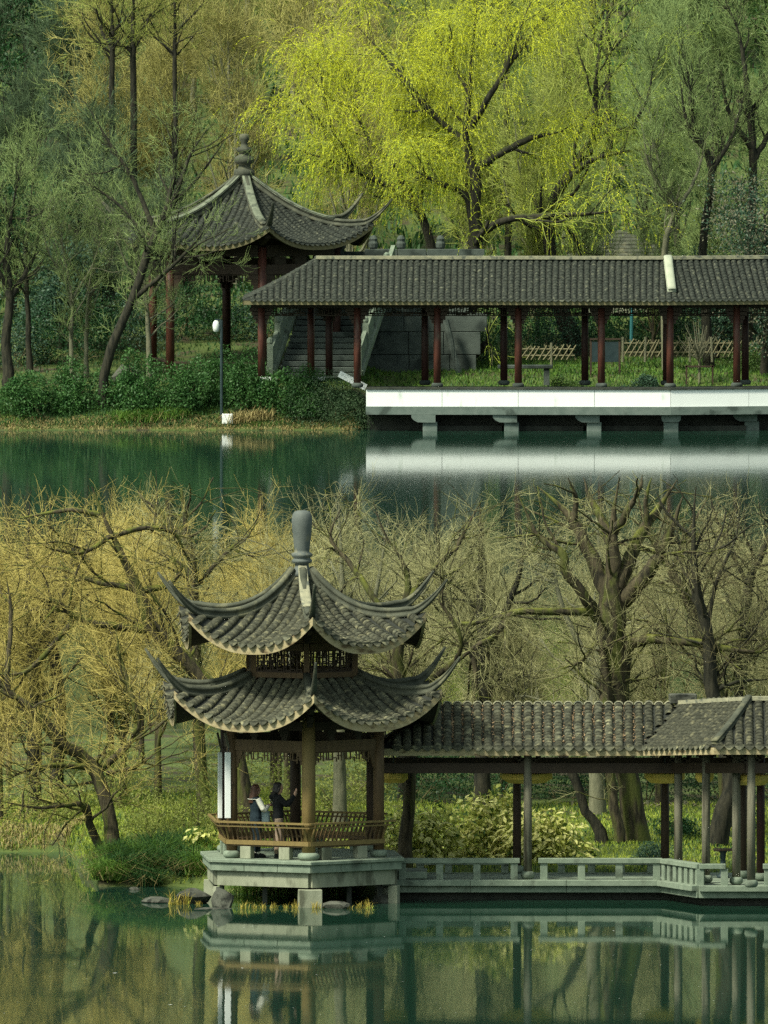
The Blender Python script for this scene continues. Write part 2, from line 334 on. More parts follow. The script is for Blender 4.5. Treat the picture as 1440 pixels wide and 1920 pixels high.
class HexRoof:
    def __init__(s, c, th, ridge, mid, gpow=2.4):
        s.c = np.array(c[:2], float); s.th = th
        s.r0, s.R = ridge[0][0], ridge[-1][0]; s.a0, s.A = mid[0][0], mid[-1][0]
        s.pc = np.polyfit([p[0] for p in ridge], [p[1] for p in ridge], 3); s.pm = np.polyfit([p[0] for p in mid], [p[1] for p in mid], 3); s.g = gpow
    def rc(s, t): return s.r0 + t * (s.R - s.r0)
    def am(s, t): return s.a0 + t * (s.A - s.a0)
    def cdir(s, k): a = s.th + k * math.pi / 3; return np.array([math.sin(a), -math.cos(a)])
    def pos(s, k, w, t):
        a = s.th + (k + .5) * math.pi / 3; n = np.array([math.sin(a), -math.cos(a)]); e = np.array([math.cos(a), math.sin(a)])
        w = np.asarray(w, float); t = np.asarray(t, float); rc = s.rc(t); am = s.am(t)
        g = np.abs(np.clip(w / (rc * .5), -1, 1)) ** s.g
        rad = am + (rc * math.cos(math.pi / 6) - am) * g; z = np.polyval(s.pm, am) * (1 - g) + np.polyval(s.pc, rc) * g
        xy = s.c + rad[..., None] * n + w[..., None] * e
        return np.concatenate([xy, z[..., None]], -1)
    def rows(s, k, pitch, step, jit=.03):
        """tile frames, row by row, and the frames of the eave ends"""
        half = s.R * .5 - pitch * .45; nr = int(2 * half / pitch); ws = (np.arange(nr + 1) - nr / 2) * pitch
        out, ends = [], []
        for w in ws:
            tmin = max(0.0, (2 * abs(w) / .985 - s.r0) / (s.R - s.r0)); 
            tt = np.linspace(1, tmin, 60); p = s.pos(k, np.full(60, w), tt)
            L = np.concatenate([[0], np.cumsum(np.linalg.norm(np.diff(p, axis=0), axis=1))])
            if L[-1] < step * .8: continue
            ti = np.interp(np.arange(0, L[-1] - step * .3, step), L, tt); q = s.pos(k, np.full(len(ti), w), ti)
            d = s.pos(k, np.full(len(ti), w), np.maximum(ti - .03, 0)) - q
            e = s.pos(k, np.full(len(ti), w + .02), ti) - s.pos(k, np.full(len(ti), w - .02), ti)
            nn = np.cross(e, d); nn *= np.sign(nn[:, 2:3]); nn /= np.linalg.norm(nn, axis=1, keepdims=True)
            out.append(frames(q + nn * .012, d, nn, jit)); ends.append((q[0], k, w))
        return out, ends
    def surface(s, k, dz=0.0, nu=17, nt_=10, tmax=1.0):
        T_, U = np.meshgrid(np.linspace(0, tmax, nt_), np.linspace(-1, 1, nu), indexing='ij')
        v = s.pos(k, U * s.rc(T_) * .5, T_); v[..., 2] += dz
        i = (np.arange(nt_ - 1)[:, None] * nu + np.arange(nu - 1)).ravel()
        return v.reshape(-1, 3), [(int(q), int(q + nu), int(q + nu + 1), int(q + 1)) for q in i]

def ridge_sweep(mb, c, dirv, pts, n_taper=0):
    """pts: (r, z_bottom, height, width) swept in the vertical plane of dirv"""
    side = np.array([-dirv[1], dirv[0], 0.0]); rings = []
    for i, (r, z, h, w) in enumerate(pts):
        a = pts[max(i - 1, 0)]; b_ = pts[min(i + 1, len(pts) - 1)]
        tx, tz = b_[0] - a[0], b_[1] - a[1]; l = math.hypot(tx, tz); nx_, nz_ = -tz / l, tx / l
        o = np.array([c[0] + dirv[0] * r, c[1] + dirv[1] * r, z]); up = np.array([dirv[0] * nx_, dirv[1] * nx_, nz_])
        prof = [(-.5, 0), (-.5, .30), (-.36, .36), (-.36, .62), (-.5, .68), (-.46, .86), (-.22, 1), (.22, 1), (.46, .86), (.5, .68), (.36, .62), (.36, .36), (.5, .30), (.5, 0)]
        rings.append([tuple(o + side * (q * w) + up * (k * h)) for q, k in prof])
    mb.loft(rings)

def build_hex_roof(root, hr, pitch, step, tile_r, tile_h, tip, n_parts, near=True, ridge_h=.24, ridge_w=.17, start=0.0, faces=range(6), fas=.20):
    tv, tf = arch_tile(tile_r, tile_h, step * 1.35, 5 if near else 4); dv, df = drip_tile(pitch * .98, .115 if near else .10)
    me_t = mesh_piece(tv, tf, 'roof_tile', MT['tile'], True); me_d = mesh_piece(dv, df, 'drip_tile', MT['tile'])
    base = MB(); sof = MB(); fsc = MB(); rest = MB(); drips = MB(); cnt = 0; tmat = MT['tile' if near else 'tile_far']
    order = [0, 5, 1, 4, 2, 3]
    for k in [q for q in order if q in faces]:
        base.add(*hr.surface(k)); sof.add(*hr.surface(k, -fas * .8, 17, 8, .985))
        u = np.linspace(-1, 1, 25); e = hr.pos(k, u * hr.R * .5, np.ones(25)); e2 = hr.pos(k, u * hr.R * .5 * .985, np.full(25, .975))
        fsc.loft([[tuple(e[i] + (0, 0, -.012)), tuple(e[i] + (0, 0, -fas)), tuple(e2[i] + (0, 0, -fas)), tuple(e2[i] + (0, 0, -.012))] for i in range(25)])
        rows, ends = hr.rows(k, pitch, step)
        for r in rows:
            if k in (0, 5) and near and cnt < n_parts:
                for M4 in r:
                    place(me_t, 'roof_tile', M4, root); cnt += 1
            else: rest.inst(tv, tf, r)
        a = hr.th + (k + .5) * math.pi / 3
        for q, kk, w in ends:
            M4 = np.eye(4); M4[:3, 0] = (math.cos(a), math.sin(a), 0); yv = np.array([-math.sin(a), math.cos(a), 0.0])
            M4[:3, 1] = yv; M4[:3, 3] = q - yv * .02 + np.array([0, 0, .045])
            if near and k in (5, 0, 4, 1): place(me_d, 'drip_tile', M4, root)
            else: drips.inst(dv, df, [M4])
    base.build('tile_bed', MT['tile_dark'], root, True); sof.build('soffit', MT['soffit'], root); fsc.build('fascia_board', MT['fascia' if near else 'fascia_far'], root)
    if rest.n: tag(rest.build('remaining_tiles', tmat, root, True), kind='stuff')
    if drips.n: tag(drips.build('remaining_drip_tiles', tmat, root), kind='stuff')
    for k in range(6):
        d = hr.cdir(k); mb = MB(); pts = []
        for r in np.linspace(max(hr.r0, .10), hr.R - .45, 14):
            pts.append((r, float(np.polyval(hr.pc, r)) - .03, ridge_h, ridge_w))
        r1, z1 = pts[-1][0], pts[-1][1]
        for q in np.linspace(.12, 1, 10):
            sl = (np.polyval(hr.pc, hr.R - .45) - np.polyval(hr.pc, hr.R - .63)) / .18
            r = r1 + (tip[0] - r1) * (q ** .9); zz = z1 + (tip[1] - z1 - .06) * (q ** 1.55)
            zz = max(zz, z1 + sl * (r - r1) * .3); pts.append((r, zz, ridge_h * (1.0 - .84 * q), ridge_w * (1 - .68 * q)))
        ridge_sweep(mb, hr.c, d, pts); mb.build('hip_ridge', MT['ridge'], root, True)

# ------------------------------------------------------------------ straight roof slopes (corridors)
class Slope:
    def __init__(s, E0, E1, R0, R1, ze0, ze1, zr0, zr1, sag=.05):
        s.E0 = np.array(E0, float); e = np.array(E1, float) - s.E0; s.L = np.linalg.norm(e); s.e = e / s.L
        s.n = np.array([-s.e[1], s.e[0]]); s.W = float((np.array(R0) - s.E0) @ s.n)
        if s.W < 0: s.n = -s.n; s.W = -s.W
        s.a0 = float((np.array(R0) - s.E0) @ s.e); s.a1 = float((np.array(R1) - np.array(E1)) @ s.e)
        s.z = (ze0, ze1, zr0, zr1); s.sag = sag
    def pos(s, w, t):
        w = np.asarray(w, float); t = np.asarray(t, float); q = w / s.L; q0 = t * s.a0 / s.L; q1 = 1 + t * s.a1 / s.L; k = (q - q0) / np.maximum(q1 - q0, 1e-6)
        ze = s.z[0] + (s.z[1] - s.z[0]) * k; zr = s.z[2] + (s.z[3] - s.z[2]) * k
        z = ze + (zr - ze) * t - s.sag * 4 * t * (1 - t)
        xy = s.E0 + w[..., None] * s.e + (t * s.W)[..., None] * s.n
        return np.concatenate([xy, z[..., None]], -1)
    def rows(s, pitch, step, jit=.03, phase=.5):
        lo = min(0, s.a0); hi = s.L + max(0, s.a1); out, ends, tops = [], [], []
        w = lo + pitch * phase
        while w < hi - pitch * .3:
            tt = np.linspace(0, 1, 60); ok = (w >= tt * s.a0 + .04) & (w <= s.L + tt * s.a1 - .04)
            if ok.sum() > 4:
                tt = tt[ok]; p = s.pos(np.full(len(tt), w), tt); L_ = np.concatenate([[0], np.cumsum(np.linalg.norm(np.diff(p, axis=0), axis=1))])
                ti = np.interp(np.arange(0, L_[-1] - step * .3, step), L_, tt); q = s.pos(np.full(len(ti), w), ti)
                d = s.pos(np.full(len(ti), w), ti + .02) - q; ee = np.array([s.e[0], s.e[1], 0.0]); nn = np.cross(np.tile(ee, (len(ti), 1)), d)
                nn *= np.sign(nn[:, 2:3]); nn /= np.linalg.norm(nn, axis=1, keepdims=True)
                out.append(frames(q + nn * .012, d, nn, jit))
                if ok[0]: ends.append(q[0])
                if ok[-1]: tops.append(s.pos(np.array([w]), np.array([1.0]))[0])
            w += pitch
        return out, ends, tops
    def surface(s, dz=0.0, nu=12, nt_=7, t0=0.0):
        T_, U = np.meshgrid(np.linspace(t0, 1, nt_), np.linspace(0, 1, nu), indexing='ij')
        v = s.pos(T_ * s.a0 + U * (s.L + T_ * (s.a1 - s.a0)), T_); v[..., 2] += dz
        i = (np.arange(nt_ - 1)[:, None] * nu + np.arange(nu - 1)).ravel()
        return v.reshape(-1, 3), [(int(q), int(q + 1), int(q + nu + 1), int(q + nu)) for q in i]
    def fascia(s, mb, h):
        a = s.pos(np.array([0, s.L]), np.zeros(2)); nv = np.array([s.n[0], s.n[1], 0])
        rings = [[tuple(p + (0, 0, -.012)), tuple(p + (0, 0, -h)), tuple(p + nv * .045 + (0, 0, -h)), tuple(p + nv * .045 + (0, 0, -.012))] for p in a]
        mb.loft(rings)
    def drip_mats(s, ends):
        out = []
        for q in ends:
            M4 = np.eye(4); M4[:2, 0] = s.e; M4[:2, 1] = s.n; M4[:3, 3] = q - np.array([s.n[0], s.n[1], 0]) * .02 + np.array([0, 0, .04])
            if np.cross(np.append(s.e, 0), np.append(s.n, 0))[2] < 0: M4[:2, 0] = -s.e
            out.append(M4)
        return out

def fretwork(mb, a, b_, z0, z1, bar=.026, th=.03, cell=.15, seed=0, full=False):
    """a run of squared-off meander bars between two upright points"""
    rs = random.Random(seed); a = Vector(a); b_ = Vector(b_); L_ = (b_ - a).length; u = (b_ - a) / L_; rz = math.atan2(u.y, u.x)
    def hbar(x0, x1, z): mb.box(a + u * ((x0 + x1) / 2) + Vector((0, 0, z)), (abs(x1 - x0), th, bar), rz)
    def vbar(x, za, zb): mb.box(a + u * x + Vector((0, 0, (za + zb) / 2)), (bar, th * .92, abs(zb - za)), rz)
    hbar(0, L_, z1 - bar / 2); h = z1 - z0; n = max(3, int(L_ / cell)); c = L_ / n
    if full: hbar(0, L_, z0 + bar / 2)
    rowsn = max(2, int(h / cell)) if full else 1
    for r in range(rowsn):
        za = z1 - h * (r + 1) / rowsn; hh = h / rowsn
        for i in range(n):
            x = i * c; k = rs.choice((0, 1, 2)) if full else (i % 3)
            edge = 1.0 if full or i in (0, n - 1) else .72
            vbar(x + c * .12, za + hh * (1 - edge), za + hh)
            if k == 0: hbar(x + c * .12, x + c * .8, za + hh * .45); vbar(x + c * .8, za + hh * .1, za + hh * .45)
            elif k == 1: hbar(x - c * .1, x + c * .7, za + hh * .62); vbar(x + c * .6, za + hh * .2, za + hh)
            else: hbar(x + c * .3, x + c * 1.1, za + hh * .3); vbar(x + c * .45, za + hh * .3, za + hh)

def column(root, x, y, z0, z1, r, m, base=True, base_mat=None, name='column'):
    o = MB().lathe((x, y, 0), [(r, z0), (r * 1.0, z0 + (z1 - z0) * .5), (r * .94, z1)], 14).build(name, m, root, True)
    if base:
        b_ = MB().lathe((x, y, z0), [(r * 1.15, .005), (r * 1.5, .03), (r * 1.62, .085), (r * 1.5, .14), (r * 1.1, .17)], 16).build('column_base', base_mat or MT['stone'], o, True)
    return o

# ------------------------------------------------------------------ near pavilion
NC = (X(566, 450), 450.0); NTH = math.radians(4.7)
def hexp(c, th, R, k): a = th + k * math.pi / 3; return Vector((c[0] + R * math.sin(a), c[1] - R * math.cos(a), 0))
pav = thing('pavilion', (NC[0], NC[1], 0), 'double-eaved hexagonal pavilion with upturned grey tile roofs standing over the near water', 'pavilion')
UP = HexRoof(NC, NTH, [(.12, 7.42), (.45, 7.10), (.9, 6.77), (1.4, 6.56), (1.9, 6.47), (2.5, 6.49), (3.1, 6.60)], [(.104, 7.40), (.65, 6.80), (1.3, 6.36), (2.0, 6.05), (2.62, 5.90)])
LO = HexRoof(NC, NTH, [(1.35, 5.06), (1.9, 4.83), (2.5, 4.72), (3.0, 4.75), (3.5, 4.88)], [(1.17, 5.02), (1.8, 4.58), (2.4, 4.30), (2.95, 4.16)])
ur = newobj('upper_roof', None, pav); lr = newobj('lower_roof', None, pav)
build_hex_roof(ur, UP, .225, .125, .098, .075, (3.64, 7.40), 150)
build_hex_roof(lr, LO, .225, .125, .098, .075, (3.96, 5.66), 150)
# pale plaster face along the front upper ridge
d0 = UP.cdir(0); mb = MB(); pts = []
for r in np.linspace(.16, 1.55, 9): pts.append((r, float(np.polyval(UP.pc, r)) + .205, .012 + .035 * math.sin(math.pi * (r - .1) / 1.6), .19 + .05 * math.sin(math.pi * (r - .1) / 1.6)))
ridge_sweep(mb, NC, d0, pts); mb.build('ridge_plaster', MT['ridge_light'], ur, True)
fin = MB().lathe((NC[0], NC[1], 7.40), [(.27, -.05), (.24, .05), (.16, .15), (.15, .22), (.22, .25), (.23, .30), (.19, .34), (.19, .36), (.24, .40), (.235, .45), (.17, .49), (.17, .53), (.19, .70), (.225, 1.05), (.235, 1.22), (.212, 1.34), (.175, 1.40), (.11, 1.425), (.02, 1.43)], 20)
fin.build('finial', mat('finial_clay', (.085, .10, .095), (.13, .145, .135), 5, .7, .3, 40, c3=(.17, .17, .13), c3at=.64, c3scale=4), ur, True)
# drum between the roofs
dr = newobj('lattice_drum', None, pav)
for k in range(6):
    a, b_ = hexp(NC, NTH, 1.33, k), hexp(NC, NTH, 1.33, k + 1)
    MB().beam(a + Vector((0, 0, 4.95)), a + Vector((0, 0, 6.25)), .13, .13, (0, 1, 0)).build('drum_post', MT['wood'], dr)
    u = (b_ - a).normalized(); a2 = a + u * .07; b2 = b_ - u * .07
    m_ = MB(); m_.beam(a2 + Vector((0, 0, 5.16)), b2 + Vector((0, 0, 5.16)), .09, .12); m_.beam(a2 + Vector((0, 0, 5.80)), b2 + Vector((0, 0, 5.80)), .09, .16); m_.beam(a2 + Vector((0, 0, 6.05)), b2 + Vector((0, 0, 6.05)), .07, .3)
    m_.build('drum_rail', MT['wood'], dr)
    m_ = MB(); fretwork(m_, a2 + u * .02, b2 - u * .02, 5.22, 5.72, .028, .035, .155, 40 + k, True); m_.build('lattice_window', MT['wood_dark'], dr)
    m_ = MB(); cd = UP.cdir(k)
    for j, (rr, zz, ww) in enumerate(((1.55, 5.98, .26), (1.78, 6.08, .22), (2.0, 6.18, .2))): m_.box((NC[0] + cd[0] * rr, NC[1] + cd[1] * rr, zz), (ww, .12, .13), math.atan2(cd[1], cd[0]))
    m_.beam((NC[0] + cd[0] * 1.3, NC[1] + cd[1] * 1.3, 6.02), (NC[0] + cd[0] * 2.6, NC[1] + cd[1] * 2.6, 6.30), .10, .13); m_.build('corner_bracket', MT['soffit'], ur)
    m_ = MB(); m_.beam((NC[0] + cd[0] * 1.7, NC[1] + cd[1] * 1.7, 4.22), (NC[0] + cd[0] * 3.05, NC[1] + cd[1] * 3.05, 4.55), .11, .14)
    for j, (rr, zz, ww) in enumerate(((2.12, 4.12, .28), (2.4, 4.24, .24))): m_.box((NC[0] + cd[0] * rr, NC[1] + cd[1] * rr, zz), (ww, .12, .14), math.atan2(cd[1], cd[0]))
    m_.build('corner_bracket', MT['soffit'], lr)
# columns, beams, friezes
Vz = lambda z: Vector((0, 0, z))
RCOL = 1.92; DECK = 1.03
for k in range(6):
    p = hexp(NC, NTH, RCOL, k)
    column(pav, p.x, p.y, DECK, 4.34, .155 if k == 0 else .125, MT['wood_lit'] if k == 0 else MT['wood'] if k in (1, 5) else MT['wood_dark'])
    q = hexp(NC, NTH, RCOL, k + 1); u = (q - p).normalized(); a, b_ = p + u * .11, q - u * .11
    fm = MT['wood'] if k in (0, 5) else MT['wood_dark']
    MB().beam(a + Vz(3.59), b_ + Vz(3.59), .11, .25).build('tie_beam', fm, pav)
    MB().beam(a + Vz(4.05), b_ + Vz(4.05), .13, .2).build('eave_beam', MT['wood_dark'], pav)
    for j in (.28, .72):
        m_ = MB(); c_ = a + (b_ - a) * j; rz = math.atan2(u.y, u.x)
        m_.box(c_ + Vz(3.915), (.24, .15, .075), rz); m_.box(c_ + Vz(3.84), (.19, .14, .08), rz); m_.box(c_ + Vz(3.76), (.13, .12, .085), rz); m_.build('bracket_block', MT['soffit'], pav)
    m_ = MB(); fretwork(m_, a + u * .03, b_ - u * .03, 3.20, 3.46, .024, .03, .16, k); m_.build('lattice_frieze', fm, pav)
    for s_, e_ in ((1, a), (-1, b_)):
        m_ = MB(); rz = math.atan2(u.y, u.x)
        for j, (w_, h_) in enumerate(((.16, .10), (.12, .10), (.085, .10), (.05, .08))): m_.box(e_ + u * (s_ * w_ / 2) + Vz(3.41 - j * .095), (w_, .05, h_), rz)
        m_.build('corner_spandrel', fm, pav)
# bench railings
sv = []; sl_prof = [(-.0, 0.0), (.03, .12), (.12, .28), (.245, .43)]
slv, slf = [], []
for i, (oy, oz) in enumerate(sl_prof): slv += [(-.018, -oy - .014, oz), (.018, -oy - .014, oz), (.018, -oy + .014, oz), (-.018, -oy + .014, oz)]
for i in range(3):
    for j in range(4): slf.append((i * 4 + j, i * 4 + (j + 1) % 4, i * 4 + 4 + (j + 1) % 4, i * 4 + 4 + j))
slf += [(3, 2, 1, 0), (12, 13, 14, 15)]
slat_me = mesh_piece(slv, slf, 'slat', MT['wood'])
for k in (5, 0, 4, 3, 2):
    rl = newobj('bench_railing', None, pav)
    if k == 5: rl['label'] = 'front left bench railing before the two people'
    p0, p1 = hexp(NC, NTH, 2.06, k), hexp(NC, NTH, 2.06, k + 1); u = (p1 - p0).normalized(); nrm = Vector((u.y, -u.x, 0)); rz = math.atan2(u.y, u.x)
    g0, g1 = hexp(NC, NTH, 2.34, k), hexp(NC, NTH, 2.34, k + 1)
    h0, h1 = hexp(NC, NTH, 2.29, k), hexp(NC, NTH, 2.29, k + 1)
    MB().beam(p0 + Vz(1.40), p1 + Vz(1.40), .08, .10).build('bottom_rail', MT['wood_lit'], rl)
    MB().beam(g0 + Vz(1.865), g1 + Vz(1.865), .06, .045).build('top_rail', MT['wood_lit'], rl)
    MB().beam(h0 + Vz(1.775), h1 + Vz(1.775), .045, .035).build('middle_rail', MT['wood_lit'], rl)
    s0, s1 = hexp(NC, NTH, 1.86, k), hexp(NC, NTH, 1.86, k + 1)
    MB().beam(s0 + Vz(1.335), s1 + Vz(1.335), .34, .05).build('seat_board', MT['wood'], rl)
    L_ = (p1 - p0).length; n = 18
    for i in range(n):
        c_ = p0 + u * (L_ * (i + .5) / n) + Vz(1.44)
        M4 = np.eye(4); M4[:3, 0] = u; M4[:3, 1] = -nrm; M4[:3, 3] = c_; place(slat_me, 'slat', M4, rl)
    for e_ in (p0, p1): 
        c_ = e_ + (u if e_ is p0 else -u) * .05; MB().tube([c_ + Vz(1.44), c_ + nrm * .05 + Vz(1.56), c_ + nrm * .15 + Vz(1.74), c_ + nrm * .25 + Vz(1.885)], .026, 6).build('end_post', MT['wood_lit'], rl)
    for fr in (.22, .71):
        c_ = hexp(NC, NTH, 1.98, k) + u * (1.98 * fr); MB().box(c_ + Vz(DECK + .141), (.265, .2, .278), rz).build('stone_block', MT['stone_warm'] if k in (0, 5) else MT['stone'], rl, bevel=.008)
# platform
pl = newobj('platform', None, pav)
def hexpts(R): return [tuple(hexp(NC, NTH, R, k))[:2] for k in range(6)]
MB().prism(hexpts(2.56), .95, DECK).build('coping', MT['stone'], pl, bevel=.012)
for k in range(6):                                        # edge stones of the slab, each its own block
    p, q = hexp(NC, NTH, 2.50, k), hexp(NC, NTH, 2.50, k + 1)
    for i in range(3):
        a, b_ = p + (q - p) * (i / 3 + .002), p + (q - p) * ((i + 1) / 3 - .002); inn = [(c_ - Vector((NC[0], NC[1], 0))) * .80 + Vector((NC[0], NC[1], 0)) for c_ in (b_, a)]
        MB().prism([tuple(c_)[:2] for c_ in (a, b_, *inn)], .77, .948).build('edge_stone', MT['stone'], pl, bevel=.006)
for k in range(6):
    p, q = hexp(NC, NTH, 2.27, k), hexp(NC, NTH, 2.27, k + 1)
    MB().beam(p + Vz(.60), q + Vz(.60), .2, .335).build('ground_beam', MT['stone_warm'], pl)
for k, w_ in ((0, .52), (5, .13), (1, .16), (4, .2), (2, .3), (3, .4)):
    p = hexp(NC, NTH, 2.3, k); a = NTH + k * math.pi / 3
    MB().box((p.x, p.y, -.085), (w_, w_ * .8 + .1, .965), a).build('pier', MT['stone_warm'], pl, bevel=.01)
for k, fr in ((5, .47), (0, .52), (0, .92), (4, .5)):
    p, q = hexp(NC, NTH, 2.1, k), hexp(NC, NTH, 2.1, k + 1); c_ = p + (q - p) * fr
    MB().box((c_.x, c_.y + .25, -.1), (.11, .2, .965), 0).build('pier', MT['stone_dark'], pl)
# white couplet boards
for (px, d, w_, lab) in ((426.5, hexp(NC, NTH, RCOL, 5).y - .17, .135, 'wide white vertical board hung on the left front pavilion column'), (412, hexp(NC, NTH, RCOL, 4).y - .16, .10, 'narrow white vertical board just left of the wide white board on the pavilion')):
    x = X(px, d)
    bt = thing('couplet_board', (x, d, Z(1536, d)), lab, 'board')
    MB().box((x, d, (Z(1412, d) + Z(1536, d)) / 2), (w_, .03, Z(1412, d) - Z(1536, d)), .15).build('panel', MT['white'], bt, bevel=.006)
    MB().beam((x + .02, d + .03, Z(1404, d)), (x - .06, d + .0, Z(1375, d)), .03, .05).build('hanging_strut', MT['wood_grey'], bt)
    MB().tube([(x, d + .012, Z(1414, d)), (x + .02, d + .03, Z(1404, d))], .012, 6).build('hook', MT['metal_dark'], bt)
    MB().box((x + .05, d + .045, Z(1470, d)), (.14, .06, .05)).build('mounting_cleat', MT['wood_dark'], bt)
# ------------------------------------------------------------------ near corridor
def offset_path(pts, w):
    """offset a plan polyline to its left (away from the camera for paths that run to the right)"""
    pts = [np.array(p, float) for p in pts]; out = []
    for i, p in enumerate(pts):
        ns = []
        if i: d = p - pts[i - 1]; d /= np.linalg.norm(d); ns.append(np.array([-d[1], d[0]]))
        if i < len(pts) - 1: d = pts[i + 1] - p; d /= np.linalg.norm(d); ns.append(np.array([-d[1], d[0]]))
        out.append(p + w * (ns[0] if len(ns) == 1 else (ns[0] + ns[1]) / (1 + ns[0] @ ns[1])))
    return out
def corridor_roof(root, eave, zs_e, zs_r, W, pitch, step, tr, th_, n_parts, hip0=0.0, near=True, fas=.17):
    ridge = offset_path(eave, W); back = offset_path(eave, 2 * W); tv, tf = arch_tile(tr, th_, step * 1.35, 5 if near else 4)
    dv, df = drip_tile(pitch * .98, .12 if near else .10); me_t = mesh_piece(tv, tf, 'roof_tile', MT['tile'], True); me_d = mesh_piece(dv, df, 'drip_tile', MT['tile']); me_s = mesh_piece(tv, tf, 'ridge_cap_tile', MT['ridge_light'], True)
    bed, sof, fsc, rest, drips = MB(), MB(), MB(), MB(), MB(); cnt = 0; slopes = []
    if hip0: ridge[0] = ridge[0] + np.array([hip0, 0])
    for i in range(len(eave) - 1):
        for side in (0, 1):
            E0, E1 = (eave[i], eave[i + 1]) if side == 0 else (back[i], back[i + 1])
            S = Slope(E0, E1, ridge[i], ridge[i + 1], zs_e[i], zs_e[i + 1], zs_r[i], zs_r[i + 1])
            bed.add(*S.surface()); sof.add(*S.surface(-fas * .8, 6, 4, .02)); S.fascia(fsc, fas)
            rows, ends, tops = S.rows(pitch, step, phase=.5)
            if side == 0: slopes.append((S, rows, tops))
            if side and not near: continue
            for r in rows:
                if side == 0 and near and i == 0 and cnt + len(r) <= n_parts:
                    for M4 in r: place(me_t, 'roof_tile', M4, root); cnt += 1
                else: rest.inst(tv, tf, r)
            for M4 in S.drip_mats(ends):
                if side == 0 and near: place(me_d, 'drip_tile', M4, root)
                else: drips.inst(dv, df, [M4])
            if near and side == 0:
                for q in tops:
                    M4 = np.eye(4); M4[:2, 0] = S.e * 1.12; M4[:2, 1] = S.n; M4[:3, 3] = q + np.array([0, 0, .01]) - np.append(S.n, 0) * .07; M4[2, 2] = 1.15
                    place(me_s, 'ridge_cap_tile', M4, root)
    if hip0:
        S = Slope(back[0], eave[0], ridge[0], ridge[0], zs_e[0], zs_e[0], zs_r[0], zs_r[0]); bed.add(*S.surface()); sof.add(*S.surface(-fas * .8, 6, 4, .02)); S.fascia(fsc, fas)
        rows, ends, tops = S.rows(pitch, step); [rest.inst(tv, tf, r) for r in rows]; drips.inst(dv, df, S.drip_mats(ends))
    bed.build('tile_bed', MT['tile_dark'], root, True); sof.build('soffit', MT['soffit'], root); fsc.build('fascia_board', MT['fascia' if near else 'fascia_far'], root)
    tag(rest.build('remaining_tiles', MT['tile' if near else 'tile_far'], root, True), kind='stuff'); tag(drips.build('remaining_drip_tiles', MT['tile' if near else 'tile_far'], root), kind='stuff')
    return ridge, back, slopes

cor = thing('corridor', (X(980, 451), 451.0, 0), 'long low tiled corridor leading right from the double-eaved pavilion', 'corridor')
cr = newobj('roof', None, cor)
EA = [(X(716, 449.65), 449.65), (X(1205, 449.65), 449.65), (X(1340, 446.9), 446.9), (X(1640, 446.9), 446.9)]
rd, bk, slp = corridor_roof(cr, EA, [3.46, 3.46, 3.66, 3.66], [4.36, 4.36, 4.62, 4.62], 1.45, .2285, .122, .098, .075, 300, hip0=1.15)
# hip ridge at the outer corner, and the flat ridge stones
mb = MB(); e2 = np.array(EA[2]); r2 = rd[2]; dv_ = (e2 - r2); L_ = np.linalg.norm(dv_); dv_ /= L_
ridge_sweep(mb, r2, dv_, [(L_ * t, 4.62 + (3.66 - 4.62) * t - .05 * 4 * t * (1 - t) + .03, .13, .16) for t in np.linspace(0, .98, 8)]); mb.build('hip_ridge', MT['ridge'], cr, True)
MB().box((rd[1][0] + .1, rd[1][1] - .02, 4.50), (.62, .30, .22), .1).build('ridge_block', MT['rock'], cr, bevel=.02)
mb = MB(); [mb.beam((a[0], a[1], z0 + .05), (b_[0], b_[1], z1 + .05), .2, .09) for (a, z0), (b_, z1) in (((rd[1], 4.36), (rd[2], 4.62)), ((rd[2], 4.62), (rd[3], 4.62)))]; mb.build('ridge_capping', MT['ridge_light'], cr)
# litter caught between the tile rows
S, rows, tops = slp[0]; v = []; rs = np.random.default_rng(3); q4 = []
n = 3200; ws = (np.round(rs.uniform(1.2, S.L, n) / .2285) * .2285) + rs.normal(0, .022, n); ts = rs.uniform(.12, .98, n); pk = S.pos(ws, ts) + np.array([0, 0, .045])
keep = rs.random(n) < np.interp(ws, [1, 1.8, 2.5, 4, 6, 9], [.3, .8, .5, .6, .7, 1]); pk = pk[keep]
ang = rs.uniform(0, 6.28, len(pk)); s_ = rs.uniform(.008, .022, len(pk)); du = np.stack([np.cos(ang), np.sin(ang), rs.normal(0, .5, len(pk))], 1) * s_[:, None]; dw = np.stack([-np.sin(ang), np.cos(ang), rs.normal(.5, .5, len(pk))], 1) * s_[:, None] * .7
vv = np.stack([pk - du, pk + dw, pk + du, pk - dw], 1).reshape(-1, 3)
o = arr_mesh('leaf_litter', vv, np.arange(len(vv)).reshape(-1, 4), None, MT['litter']); tag(o, 'dry tan leaf litter caught between the corridor roof tiles', 'leaf litter', kind='stuff')

